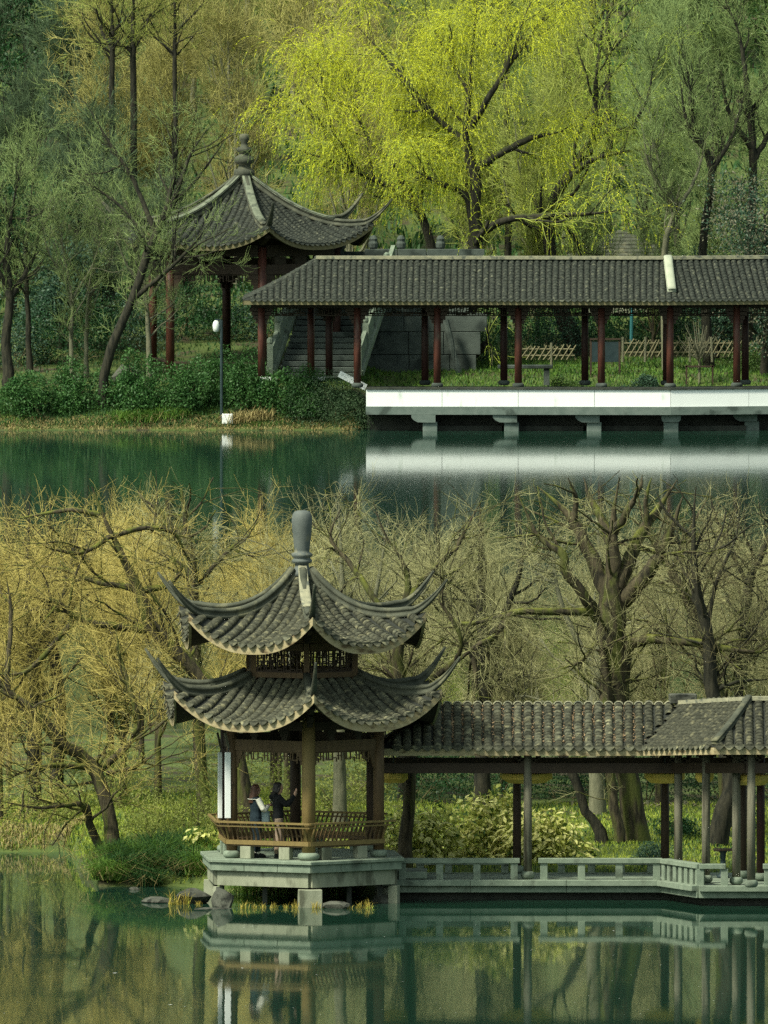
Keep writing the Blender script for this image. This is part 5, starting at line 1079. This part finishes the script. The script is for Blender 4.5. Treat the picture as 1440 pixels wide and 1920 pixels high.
shrub('mounded_shrub', (X(622, 679.4), 679.4, .05), (1.95, 1.05, 2.0), 'grey-green mounded shrub at the left end of the white parapet', mat('grey_green_leaf', (.03, .075, .034), (.09, .145, .065), 3, .6, translucent=.2), 231, 15000, .075, .022, None, 34, dens=.85, upb=-.2)
for i, (px, d, rw, hh, m_, lab) in enumerate(((730, 683.4, 1.4, .62, 'leaf_dark', 'low clipped dark shrub behind the far parapet below the abutment'), (900, 684.2, 1.0, .7, 'leaf_dark', 'low dark shrub at the foot of the mossy cut trunk'), (1060, 685, .8, .8, 'leaf_mid', 'loose green shrub left of the notice board foot'), (1190, 684.6, 1.2, .62, 'leaf_blue', 'blue-green mounded shrub right of the notice board'), (1330, 684.4, .6, .55, 'leaf_mid', 'small bright green shrub between the right far columns'), (1215, 686, .5, .5, 'leaf_blue', 'tiny blue-green shrub behind the mounded shrub'),
                                              (1400, 689.4, 1.3, 1.2, 'leaf_mid', 'green shrub against the long bamboo fence at far right'))): shrub('far_shrub', at_ground(px, d), (rw, .7, hh), lab, MT[m_], 240 + i, 2600, .09, .035, None, 12)
# pinkish evergreen and dark evergreens on the hill
def leafy_tree(name, x, d, h, R_, label, leaf, seed, n=9000, ln=.14, wd=.07, second=None, trunk='bark_dark'):
    rs = np.random.default_rng(seed); z = gz(x, d); root = thing(name, (x, d, z), label, 'tree'); t = np.linspace(0, 1, 8); tr = np.stack([x + .15 * np.sin(3 * t), d + 0 * t, z - .2 + t * h * .8], 1)[None]; r0 = (.16 * (1 - .75 * t))[None]
    s0 = grow(rs, tr, r0, 26, (R_ * .6, R_ * 1.15), (40, 85), 7, .12, (0, 0, .08), .25, 1, .5, .02, .4); s1 = grow(rs, s0[0], s0[1], 120, (R_ * .25, R_ * .6), (25, 70), 5, .15, (0, 0, .05), .2, 1, .5, .01, .5)
    v, q = pack([(tr, r0, 8), (*s0, 5), (*s1, 4)]); arr_mesh('trunk', v, q, None, MT[trunk], root, True)
    cl = s1[0][:, -1]; i = rs.integers(0, len(cl), n); dv2 = rs.normal(size=(n, 3)); p = cl[i] + dv2 * (.30 * R_ / 2.2) * (1, 1, .7); dd = nrmv(dv2 + rs.normal(size=(n, 3)) * .5 + (0, 0, .2))
    k = 0
    if second: k = int(n * second[1]); v, q = leaf_quads(rs, p[:k], dd[:k], ln, wd); arr_mesh('flower_tips', v, q, None, second[0], root)
    v, q = leaf_quads(rs, p[k:], dd[k:], ln, wd); arr_mesh('crown', v, q, None, leaf, root); return root
leafy_tree('evergreen_tree', X(1432, 688), 688, 7.2, 2.3, 'pinkish-tipped grey evergreen at the right edge above the far corridor', MT['leaf_blue'], 261, 16000, .11, .05, (mat('pink_tip', (.11, .115, .075), (.19, .175, .12), 3, .8), .38))
leafy_tree('evergreen_tree', X(1340, 693), 693, 3.9, 1.5, 'low blue-green evergreen just above the far corridor at right', MT['leaf_blue'], 262, 7000, .12, .05)
leafy_tree('evergreen_tree', X(40, 735), 735, 6.5, 2.8, 'dark green evergreen in the top left corner', MT['leaf_dark'], 263, 10000)
leafy_tree('evergreen_tree', X(1300, 752), 752, 7.0, 3.2, 'bright green evergreen high on the hill at top right', MT['leaf_mid'], 264, 10000)
leafy_tree('evergreen_tree', X(20, 700), 700, 5.0, 2.2, 'dark evergreen mass behind the far left saplings', MT['leaf_dark'], 265, 8000)
leafy_tree('evergreen_tree', X(110, 692), 692, 3.6, 1.6, 'low dusky green evergreen left of the far pavilion', MT['leaf_blue'], 266, 9000)
leafy_tree('evergreen_tree', X(1480, 740), 740, 7.0, 3.2, 'tall green evergreen beyond the top right corner trees', MT['leaf_mid'], 267, 8000)
for i, (px, d, rw, hh, m_) in enumerate(((-60, 686, 1.6, 2.2, 'leaf_dark'), (30, 688, 1.6, 2.4, 'leaf_blue'), (95, 689, 1.5, 2.0, 'leaf_dark'), (170, 690, 1.6, 2.4, 'leaf_dark'), (245, 692, 1.6, 2.2, 'leaf_blue'), (330, 694, 1.7, 2.4, 'leaf_dark'), (420, 694, 1.7, 2.2, 'leaf_dark'), (500, 694, 1.6, 2.4, 'leaf_blue'), (890, 692, 1.4, 2.2, 'leaf_dark'), (960, 693, 1.6, 2.4, 'leaf_dark'), (1050, 694, 1.6, 2.2, 'leaf_blue'), (1140, 694, 1.6, 2.4, 'leaf_dark'), (1230, 694, 1.6, 2.2, 'leaf_dark'), (1310, 695, 1.6, 2.4, 'leaf_blue'), (1390, 695, 1.6, 2.6, 'leaf_dark'), (1460, 695, 1.6, 2.6, 'leaf_dark'))):
    lf = px < 600; shrub('thicket_shrub', at_ground(px, d), (rw, 1.0, hh), ('dark green' if m_ == 'leaf_dark' else 'blue-green') + (' thicket shrub around the far pavilion' if lf else ' thicket shrub behind the far lawn'), MT[m_], 270 + i, 3300, .10, .045, 'thicket shrubs, ' + m_ + (' left' if lf else ' right'), 18)
# ---- near shrubs
def cream_shrub(c, R_, label, seed, n_parts, n_rest):
    rs = np.random.default_rng(seed); root = shrub('variegated_shrub', c, R_, label, MT['leaf_lime'], seed, n_rest, .16, .075, None, 16, second=(MT['leaf_mid'], .16)); c = np.array(c)
    tv = np.array([(0, 0, 0), (.036, .05, .008), (.042, .10, .002), (0, .19, -.03), (-.042, .10, .002), (-.036, .05, .008), (0, .08, -.012)]); tf = [(0, 1, 6), (1, 2, 6), (2, 3, 6), (3, 4, 6), (4, 5, 6), (5, 0, 6)]; me = mesh_piece(tv, tf, 'leaf', MT['leaf_cream'])
    for i in range(n_parts):
        a = rs.uniform(math.pi * 1.02, math.pi * 1.98); ph = math.acos(rs.uniform(.02, .97)); d = np.array([math.cos(a) * math.sin(ph), math.sin(a) * math.sin(ph), math.cos(ph)]); p = c + d * np.array(R_) * rs.uniform(.82, 1.05)
        dr_ = Vector(d * (1, 1, .3) + rs.normal(size=3) * .45 + (0, 0, -.35)).normalized(); up = Vector(d + rs.normal(size=3) * .3 + np.array([0, -.2, .6])).normalized(); xx = dr_.cross(up).normalized(); up = xx.cross(dr_); s_ = rs.uniform(.75, 1.2)
        M4 = np.eye(4); M4[:3, 0] = np.array(xx) * s_; M4[:3, 1] = np.array(dr_) * s_; M4[:3, 2] = np.array(up) * s_; M4[:3, 3] = p; place(me, 'leaf', M4, root)
cream_shrub(at_ground(775, 454.6), (1.1, .8, 1.3), 'cream and lime leaved shrub just right of the near pavilion', 301, 240, 2200)
cream_shrub(at_ground(915, 455.8), (1.1, .8, 1.5), 'tallest cream-leaved shrub behind the middle grey corridor post', 302, 260, 2400)
cream_shrub(at_ground(1020, 455.0), (1.2, .8, 1.25), 'broad cream-leaved shrub right of the middle grey corridor post', 303, 260, 2400)
cream_shrub(at_ground(385, 455.6), (.75, .6, .85), 'lime-leaved shrub at the left foot of the near pavilion', 304, 40, 1500)
cream_shrub(at_ground(600, 454.4), (.9, .5, .75), 'cream-leaved shrub seen under the near pavilion bench', 305, 120, 1200)
shrub('round_shrub', at_ground(1228, 454.4), (.52, .5, .52), 'small round blue-green clipped shrub before the great tree', MT['leaf_blue'], 310, 4200, .045, .022, None, 30, dens=.9)
shrub('round_shrub', at_ground(1268, 461.5), (.6, .5, .42), 'low dark shrub in the grass right of the great tree', MT['leaf_dark'], 311, 2000, .07, .03)
us = [(-8.2, 468.5, 1.5, 1.2), (-6.2, 469.0, 1.4, 1.6), (-4.4, 463.5, 1.2, 1.5), (-2.7, 464.5, 1.3, 1.7), (-5.4, 460.2, .9, 1.1), (-3.6, 459.2, .8, 1.2), (-1.0, 466.5, 1.4, 1.5), (.8, 470, 1.5, 1.5), (2.6, 471, 1.5, 1.4), (4.4, 471.5, 1.5, 1.35), (6.2, 471, 1.6, 1.5), (8.0, 471.5, 1.6, 1.4), (9.6, 471, 1.5, 1.5), (-9.6, 471, 1.6, 1.5), (1.7, 474, 1.6, 1.9), (5.2, 475, 1.8, 2.0), (8.6, 475, 1.8, 2.0), (-7.4, 474, 1.8, 1.8), (-3.5, 473, 1.8, 2.0), (-.4, 473, 1.6, 1.9)]
for i, (x, d, rw, hh) in enumerate(us):
    left = x < -.2; shrub('understory_shrub', (x, d, gz(x, d)), (rw, .9, hh), ('loose olive understory shrub ' if left else 'dark green understory shrub ') + ' in the '.join(where(x, d)) + (', tall' if hh > 1.6 else ', low'), MT['leaf_olive' if left else 'leaf_dark'], 330 + i, 2700, .075, .03, 'understory shrubs ' + ' '.join(where(x, d)) + (' tall' if hh > 1.6 else ' low'), 16)

# ------------------------------------------------------------------ grasses
def blades(rs, x, y, h, w, lean, z=None):
    n = len(x); z = ground_z(x, y) if z is None else z; a = rs.uniform(0, np.pi, n); b_ = np.stack([x, y, z - .03], 1); s = np.stack([np.cos(a), np.sin(a), 0 * a], 1) * (w * rs.uniform(.6, 1.3, n))[:, None]; ln = rs.normal(0, lean, (n, 2)); hh = h * rs.uniform(.5, 1.3, n)
    mid = b_ + np.stack([ln[:, 0] * hh * .35, ln[:, 1] * hh * .35, hh * .6], 1); tip = b_ + np.stack([ln[:, 0] * hh, ln[:, 1] * hh, hh * np.clip(1 - .35 * np.abs(ln).sum(1), .3, 1)], 1)
    v = np.stack([b_ - s, b_ + s, mid + s * .7, mid - s * .7, tip], 1).reshape(-1, 3); i = np.arange(n) * 5
    return v, np.stack([i, i + 1, i + 2, i + 3], 1), np.stack([i + 3, i + 2, i + 4], 1)
def field(name, n, x0, x1, y0, y1, h, w, lean, m_, label, seed, keep=None, cat='grass'):
    rs = np.random.default_rng(seed); x = rs.uniform(x0, x1, n); y = rs.uniform(y0, y1, n); k = ground_z(x, y) > (.06 if name != 'far_shore_straw' else .005)
    if keep is not None: k &= keep(x, y, rs)
    v, q, t = blades(rs, x[k], y[k], h, w, lean); o = arr_mesh(name, v, q, t, m_); tag(o, label, cat, kind='stuff'); return o
patch = lambda s: (lambda x, y, r: lumps(x * s, y * s) + r.normal(0, .35, len(x)) > 0)
notd = lambda x, y, r: (y > 452.7)
field('lawn_grass', 38000, -1.5, 10.5, 452.7, 470, .13, .011, .45, MT['grass'], 'bright green grass and ground cover behind the near corridor', 401, notd)
field('dark_groundcover', 14000, -1.5, 10.5, 452.7, 470, .16, .014, .5, MT['grass_dark'], 'darker green ground cover patches in the near lawn', 402, patch(.8))
field('bank_grass', 26000, -11, -1.5, 453.5, 474, .17, .012, .5, MT['grass'], 'yellow-green grass on the near left bank', 403)
field('bank_undergrowth', 14000, -11, -1.5, 453.5, 474, .2, .014, .5, MT['grass_dark'], 'dark grass under the near left trees', 404, patch(.9))
field('shore_straw', 2600, -11, -6.9, 465.9, 467.6, .22, .011, .6, MT['straw'], 'dry straw edging the left inlet shore', 405, cat='straw')
field('far_lawn', 21000, -2, 15, 683, 693, .18, .016, .5, MT['grass_far'], 'bright grass slope behind the far corridor', 406)
field('far_lawn_dark', 12000, -14, 15, 683, 700, .2, .02, .5, MT['grass_dark'], 'dark ground cover on the far bank', 407)
field('far_bank_grass', 16000, -14, -.4, 678.7, 682, .2, .013, .5, MT['grass_dark'], 'dark green grass on the far left bank', 408)
field('far_bank_light_grass', 9000, -14, -.8, 678.7, 681, .2, .013, .5, MT['grass_far'], 'light grass patches on the far left bank', 409, patch(1.1))
field('far_shore_straw', 12000, -14, -.6, 678.4, 679.5, .13, .012, .7, MT['straw'], 'dry straw along the far water edge', 410, cat='straw')
field('hillside_cover', 24000, -20, 20, 696, 775, .45, .06, .5, MT['grass_dark'], 'dark undergrowth covering the far hillside', 411, cat='undergrowth')
def clump(name, px, d, n, h, w, m_, label, seed, spread=.12, lean=.75, cat='grass', group=None, zz=None):
    rs = np.random.default_rng(seed); x0 = X(px, d); zg = gz(x0, d) if zz is None else zz; x = x0 + rs.normal(0, spread, n); y = d + rs.normal(0, spread * .8, n); v, q, t = blades(rs, x, y, h, w, lean, np.full(n, zg))
    b_ = thing(name, (x0, d, zg), label, cat, group); arr_mesh('blades', v, q, t, m_, b_)
    v, q, t = blades(rs, x[: n // 4], y[: n // 4], h * .7, w, lean * 1.3, np.full(n // 4, zg)); arr_mesh('dry_blades', v, q, t, MT['straw'] if m_ is not MT['iris'] else MT['grass'], b_)
for i, (px, d, h) in enumerate(((196, 454.6, .5), (225, 454.9, .55), (258, 455.2, .6), (290, 455.4, .62), (322, 455.3, .62), (350, 454.8, .6), (376, 454.5, .55), (240, 455.8, .6), (305, 456.2, .7), (215, 455.8, .5), (340, 456, .65), (275, 454.5, .42), (365, 455.6, .7))):
    clump('sedge_clump', px, d, 620, h * 1.3, .008, MT['grass_dark'] if i % 3 else MT['grass_far'], 'arching dark sedge clump on the near left bank edge' if i % 3 else 'arching lighter sedge clump on the near left bank edge', 430 + i, .14, .8, group='sedge clumps, dark' if i % 3 else 'sedge clumps, light')
for i, px in enumerate((470, 505, 545, 585, 625, 660)): clump('sedge_clump', px, 452.2 + .2 * (i % 2), 420, .5, .009, MT['grass_dark'] if i % 2 else MT['grass_far'], 'dark sedge clump growing under the pavilion floor' if i % 2 else 'green sedge clump growing under the pavilion floor', 550 + i, .2, .7, group='sedge under the pavilion, dark' if i % 2 else 'sedge under the pavilion, green')
ir = random.Random(3)
for i, px in enumerate((322, 336, 350, 372, 455, 475, 492, 512, 535, 551, 590, 612, 632, 655, 672, 688)):
    d = (447.3 if px > 400 else 448.5) + ir.uniform(-.15, .15); h = ir.uniform(.16, .28) if px not in (350, 322) else .42
    clump('yellow_iris', px, d, 26, h, .010, MT['iris'], 'tall yellow iris tuft on the flat rock left of the pavilion' if px in (350, 322) else 'low yellow iris tuft in the shallows before the near pavilion', 460 + i, .05, .3, 'plant', 'yellow iris tufts, tall' if px in (350, 322) else 'yellow iris tufts, low', zz=-.05)
for i, (px, d) in enumerate(((232, 679.3), (258, 679.4), (285, 679.35), (300, 679.5), (440, 679.25), (468, 679.2), (492, 679.3), (330, 679.4))):
    clump('reed_clump', px, d, 160, .5, .013, MT['straw'] if i > 3 and i < 7 else MT['grass_far'], 'pale straw clump at the far water edge right of the lamp post' if 3 < i < 7 else 'green strappy clump at the far water edge left of the lamp post', 490 + i, .2, .7, 'plant', 'far edge clumps, straw' if 3 < i < 7 else 'far edge clumps, green')

# ------------------------------------------------------------------ rocks and floating bits
import bmesh
def rock(c, size, label, seed, m_=None, name='rock'):
    rs = np.random.default_rng(seed); bm = bmesh.new(); bmesh.ops.create_icosphere(bm, subdivisions=2, radius=1.0)
    pl_ = nrmv(rs.normal(size=(13, 3))); hh = rs.uniform(.55, .88, 13)
    for v in bm.verts:
        p = np.array(v.co); 
        for n_, h_ in zip(pl_, hh):
            s = p @ n_
            if s > h_: p = p - n_ * (s - h_) * 1.0
        p = p * (1 + .05 * math.sin(7 * p[0] + seed) * math.cos(6 * p[2] + p[1] * 5)); v.co = (p[0] * size[0], p[1] * size[1], p[2] * size[2])
    me = bpy.data.meshes.new(name); bm.to_mesh(me); bm.free(); me.materials.append(m_ or MT['rock']); o = newobj(name, me, None, c); o.rotation_euler = (0, 0, rs.uniform(-.3, .3)); return tag(o, label, 'rock')
rock((X(418, 447.9), 447.7, .16), (.31, .28, .33), 'large grey boulder at the left front foot of the pavilion platform', 1)
rock((X(362, 448.9), 448.9, .16), (.42, .36, .28), 'dark angular boulder left of the large grey boulder', 2)
rock((X(297, 449.2), 449.2, .02), (.48, .36, .15), 'flat rock slab in the water at the left', 3)
rock((X(400, 447.1), 447.1, -.02), (.55, .25, .08), 'low wet flat rock before the grey boulder', 4)
rock((X(630, 447.3), 447.3, .04), (.34, .25, .13), 'dark half-sunk rock below the right side of the platform', 5)
rock((X(720, 449.3), 449.3, .02), (.34, .3, .2), 'broken rock under the stone joint of platform and corridor', 6)
rock((X(250, 453.3), 453.3, .0), (.14, .12, .07), 'small pale stone beside the sedge clumps', 7)
rock((X(240, 682.4), 682.4, 1.0 + gz(X(240, 682.4), 682.4) - .55), (.62, .5, .55), 'grey boulder behind the slanting tree on the far bank', 8)
rock((X(595, 453.2), 453.2, .1), (.9, .5, .18), 'low rock under the pavilion floor', 9)
rs = np.random.default_rng(77); n = 130; dd = rs.uniform(415, 447, n); x = rs.uniform(-8.5, 8.5, n); k = (dd < 443) | (x < -5); x, dd = x[k], dd[k]; n = len(x); a = rs.uniform(0, 3.14, n); s_ = rs.uniform(.008, .022, n) * np.where(rs.random(n) < .08, 3, 1)
pc = np.stack([x, dd, np.full(n, .006)], 1); u = np.stack([np.cos(a), np.sin(a), 0 * a], 1) * s_[:, None]; w_ = np.stack([-np.sin(a), np.cos(a), 0 * a], 1) * s_[:, None] * .6; vv = np.stack([pc - u, pc - w_, pc + u, pc + w_], 1).reshape(-1, 3)
o = arr_mesh('floating_petals', vv, np.arange(4 * n).reshape(-1, 4), None, MT['white']); tag(o, 'tiny pale petals floating on the near water', 'petals', kind='stuff')
bamboo_fence(1075, 1500, 1508, 1520, 469.2, 'very low brown bamboo edging fence behind the near lawn', 6, 14, 70)
# ------------------------------------------------------------------ two people in the near pavilion
def ell(c, rx, ry, n=12): return [(c[0] + rx * math.cos(2 * math.pi * i / n), c[1] + ry * math.sin(2 * math.pi * i / n), c[2]) for i in range(n)]
def limb(mb, pts, rad, n=10): mb.tube([Vector(p) for p in pts], rad, n)
def loft_z(mb, rows): mb.loft([ell((cx, cy, z), rx, ry) for z, rx, ry, cx, cy in rows])
def bend(a, b_, c, k=3):
    """a joint path a-b-c with a rounded middle"""
    a, b_, c = Vector(a), Vector(b_), Vector(c); return [a, a.lerp(b_, .5), a.lerp(b_, .9), b_.lerp(c, .1), b_.lerp(c, .55), c]
def hand(mb, w, d, up, close=.5):
    """palm and five fingers: w wrist, d pointing direction, up = back-of-hand normal"""
    w = Vector(w); d = Vector(d).normalized(); s = d.cross(Vector(up)).normalized(); u = s.cross(d)
    limb(mb, [w - d * .02, w + d * .03, w + d * .085], [.024, .034, .036], 8)
    for k, (o, L_) in enumerate(((-.027, .058), (-.009, .07), (.010, .066), (.028, .05))):
        a = w + d * .08 + s * o; b_ = a + (d * (1 - close * .25) - u * close * .5).normalized() * L_ * .55; c = b_ + (d * (1 - close) - u * close).normalized() * L_ * .55; limb(mb, [a, b_, c], [.0105, .0095, .008], 6)
    a = w + d * .03 - s * .03; b_ = a + (d * .7 - s * .7).normalized() * .035; limb(mb, [a, b_, b_ + (d * .9 - u * .3).normalized() * .032], [.013, .011, .009], 6)
def remesh(o, vs):
    m = o.modifiers.new('union', 'REMESH'); m.mode = 'VOXEL'; m.voxel_size = vs; m.use_smooth_shade = True
    sm = o.modifiers.new('soft', 'SMOOTH'); sm.factor = .5; sm.iterations = 2
def person(loc, rz, s, label, arms, hair_c, hair_len, top_m, sleeve_m, leg_m, shoe_m, hood, stance, wide, sock_m=None, hip_hem=.78):
    root = thing('person', loc, label, 'person'); O = Vector(loc); R = Matrix.Rotation(rz, 4, 'Z')
    class W(MB):
        def build(q, *a, **k):
            q.v = [np.array([list(O + R @ (Vector(p) * s)) for p in v]) for v in q.v]; return MB.build(q, *a, **k)
    sh = {sd: (-.01, sd * .155, 1.30) for sd in (-1, 1)}; hipj = {sd: (0, sd * .085, .84) for sd in (-1, 1)}; foot = {-1: stance[0], 1: stance[1]}
    kn = {sd: ((hipj[sd][0] + foot[sd][0]) / 2 + .025, (hipj[sd][1] + foot[sd][1]) / 2, .45) for sd in (-1, 1)}
    b_ = W()
    loft_z(b_, [(.80, .09, .13, 0, 0), (.90, .105, .16, 0, 0), (1.0, .085, .125, 0, 0), (1.12, .10, .14, 0, 0), (1.24, .10, .16, -.005, 0), (1.32, .075, .13, -.01, 0), (1.36, .05, .055, 0, 0), (1.42, .048, .05, .012, 0)])
    loft_z(b_, [(1.375, .035, .03, .05, 0), (1.39, .06, .048, .032, 0), (1.43, .082, .062, .022, 0), (1.48, .092, .071, .012, 0), (1.53, .095, .074, .006, 0), (1.57, .082, .065, .0, 0), (1.595, .04, .035, -.004, 0)])
    limb(b_, [(.095, 0, 1.50), (.112, 0, 1.472), (.106, 0, 1.460)], [.010, .014, .012], 6); limb(b_, [(.085, 0, 1.425), (.100, 0, 1.422)], [.016, .010], 6)
    for sd in (-1, 1):
        limb(b_, [(.0, sd * .068, 1.50), (.004, sd * .084, 1.49), (.0, sd * .072, 1.465)], [.012, .016, .010], 6)
        el, wr, hd, up, cl = arms[sd]; limb(b_, bend(sh[sd], el, wr), [.048, .042, .036, .036, .031, .024], 8); hand(b_, wr, hd, up, cl)
        limb(b_, bend(hipj[sd], kn[sd], (foot[sd][0], foot[sd][1], .09)), [.082, .07, .054, .052, .05, .036], 10)
        limb(b_, [(foot[sd][0] - .05, foot[sd][1], .045), (foot[sd][0] + .06, foot[sd][1], .04), (foot[sd][0] + .15, foot[sd][1], .03)], [.038, .038, .026], 8)
    o = b_.build('body', MT['skin'], root, True); remesh(o, .007)
    for sd in (-1, 1):
        m_ = W(); m_.lathe((.076, sd * .03, 1.487), [(.001, -.008), (.010, -.004), (.011, .002), (.001, .008)], 8); m_.build('eye', MT['hair_black'], root, True)
    t = W()
    loft_z(t, [(hip_hem, .125, .165, 0, 0), (.90, .125, .175, 0, 0), (1.0, .112, .155, 0, 0), (1.12, .122, .165, 0, 0), (1.24, .122, .185, -.005, 0), (1.315, .09, .155, -.012, 0), (1.355, .068, .075, -.005, 0)])
    if hood: limb(t, [(-.06, -.10, 1.345), (-.115, 0, 1.30), (-.06, .10, 1.345)], [.05, .085, .05], 10); limb(t, [(-.05, -.075, 1.37), (-.075, 0, 1.375), (-.05, .075, 1.37)], [.045, .055, .045], 10)
    slv = t if sleeve_m is top_m else W()
    for sd in (-1, 1):
        el, wr, hd, up, cl = arms[sd]; wv = Vector(el).lerp(Vector(wr), .93); limb(slv, bend(sh[sd], el, wv), [.068, .066, .062, .062, .055, .042], 10)
    o = t.build('top', top_m, root, True); remesh(o, .009)
    if slv is not t:
        o = slv.build('sleeves', sleeve_m, root, True); remesh(o, .009)
        c_ = W(); loft_z(c_, [(1.335, .085, .15, -.03, 0), (1.30, .12, .178, -.03, 0), (1.285, .135, .18, -.03, 0)]); c_.build('collar', top_m, root, True)
        c_ = W(); c_.tube([(-.03 + .140 * math.cos(a), .188 * math.sin(a), 1.288) for a in np.linspace(0.6, 2 * math.pi - .6, 20)], .008, 6); c_.build('collar_trim', MT['cloth_white'], root)
    l = W(); loft_z(l, [(.76, .10, .145, 0, 0), (.86, .118, .168, 0, 0), (.96, .10, .145, 0, 0)])
    for sd in (-1, 1): limb(l, bend(hipj[sd], kn[sd], (foot[sd][0], foot[sd][1], .085 if not sock_m else .13)), [.098, .088, .070 * wide, .068 * wide, .066 * wide, .058 * wide], 10)
    o = l.build('trousers', leg_m, root, True); remesh(o, .009)
    for sd in (-1, 1):
        m_ = W(); f = foot[sd]; limb(m_, [(f[0] - .065, f[1], .055), (f[0] + .03, f[1], .055), (f[0] + .11, f[1], .042), (f[0] + .175, f[1], .034)], [.05, .052, .045, .028], 10); m_.box((f[0] + .05, f[1], .012), (.25, .09, .024)); m_.build('shoe', shoe_m, root, True)
        if sock_m: m_ = W(); limb(m_, [(f[0], f[1], .07), (f[0], f[1], .15)], [.045, .043], 8); m_.build('sock', sock_m, root, True)
    h = W(); loft_z(h, [(hair_len, .06, .10, -.10, 0), (hair_len + .07, .075, .115, -.085, 0), (1.42, .078, .10, -.045, 0), (1.49, .088, .092, -.028, 0), (1.55, .096, .090, -.014, 0), (1.59, .078, .07, -.006, 0), (1.612, .035, .03, -.006, 0)])
    for sd in (-1, 1): limb(h, [(.035, sd * .06, 1.575), (.03, sd * .082, 1.50), (-.01, sd * .088, 1.42), (-.03, sd * .085, hair_len + .06)], [.03, .022, .022, .02], 8)
    o = h.build('hair', hair_c, root, True); remesh(o, .008)
    return root, O, R
MT['skin'] = mat('skin', (.46, .27, .19), (.52, .31, .22), 8, .55)
MT['hair_black'] = mat('black_hair', (.012, .010, .009), (.03, .024, .02), 30, .45, stretch=(6, 6, .6)); MT['hair_brown'] = mat('brown_hair', (.045, .02, .012), (.10, .045, .024), 30, .45, stretch=(6, 6, .6))
MT['cloth_navy'] = mat('navy_cloth', (.008, .018, .026), (.018, .032, .042), 20, .9); MT['cloth_white'] = mat('white_cloth', (.80, .77, .66), (.88, .85, .74), 9, .9, .3, 30); MT['cloth_black'] = mat('black_cloth', (.006, .007, .008), (.016, .017, .018), 20, .95)
MT['cloth_beige'] = mat('beige_cloth', (.22, .16, .12), (.30, .23, .17), 9, .9); MT['shoe'] = mat('dark_shoe', (.012, .016, .018), (.03, .035, .036), 20, .7)
d1 = 449.0
p1, O1, R1 = person((X(479, d1), d1, DECK), math.radians(22), 1.03, 'woman in navy vest with white sleeves looking at her phone in the near pavilion',
    {-1: ((.10, -.235, 1.05), (.27, -.07, 1.13), (.85, .35, .35), (-.2, -.3, .9), .8), 1: ((.10, .225, 1.05), (.27, .06, 1.12), (.85, -.35, .35), (-.2, .3, .9), .8)}, MT['hair_brown'], 1.20, MT['cloth_navy'], MT['cloth_white'], MT['cloth_navy'], MT['shoe'], False, ((.02, -.075), (.05, .11)), 1.0, MT['cloth_white'])
d2_ = 448.95
p2, O2, R2 = person((X(521, d2_), d2_, DECK), math.radians(8), 1.06, 'woman in black hooded jacket and beige trousers raising one hand in the near pavilion',
    {-1: ((.17, -.22, 1.12), (.345, -.10, 1.335), (.25, .05, 1.0), (-.9, -.3, .2), .15), 1: ((.16, .20, 1.10), (.33, .06, 1.26), (.5, -.2, .85), (-.8, .2, .3), .5)}, MT['hair_black'], 1.32, MT['cloth_black'], MT['cloth_black'], MT['cloth_beige'], MT['shoe'], True, ((-.02, -.09), (.05, .09)), 1.35)
for O_, R_, s_, loc, lab, m_ in ((O1, R1, 1.03, (.375, 0, 1.20), 'small pale phone held by the woman in the navy vest', MT['cloth_white']), (O2, R2, 1.06, (.40, .035, 1.385), 'dark phone raised by the woman in the black jacket', MT['metal_dark'])):
    ph = thing('phone', tuple(O_ + R_ @ (Vector(loc) * s_)), lab, 'phone'); c = O_ + R_ @ (Vector(loc) * s_); Rt = (R_ @ Matrix.Rotation(math.radians(-25), 4, 'Y')).to_3x3()
    MB().box(c, (.010, .075, .15), R=[list(r) for r in Rt]).build('case', m_, ph, bevel=.004); MB().box(c - Rt @ Vector((.0065, 0, 0)), (.002, .066, .135), R=[list(r) for r in Rt]).build('screen', MT['metal_dark'], ph)
bc = O1 + R1 @ Vector((.20, -.03, .78)); bg_ = thing('tote_bag', tuple(bc), 'pale blue bag hanging in front of the woman in the navy vest', 'bag'); mbag = mat('pale_blue_cloth', (.42, .56, .58), (.50, .63, .64), 8, .85)
m_ = MB(); m_.loft([[tuple(bc + R1 @ Vector((x * w_, y * .05, z))) for x, y in ((-1, -.6), (-.6, -1), (.6, -1), (1, -.6), (1, .6), (.6, 1), (-.6, 1), (-1, .6))] for z, w_ in ((0, .11), (.04, .125), (.15, .12), (.26, .11))]); m_.build('pouch', mbag, bg_, True)
MB().tube([bc + R1 @ Vector((-.09, 0, .25)), bc + R1 @ Vector((-.05, 0, .36)), bc + R1 @ Vector((.03, 0, .37)), bc + R1 @ Vector((.09, 0, .25))], .010, 6).build('strap', mbag, bg_)
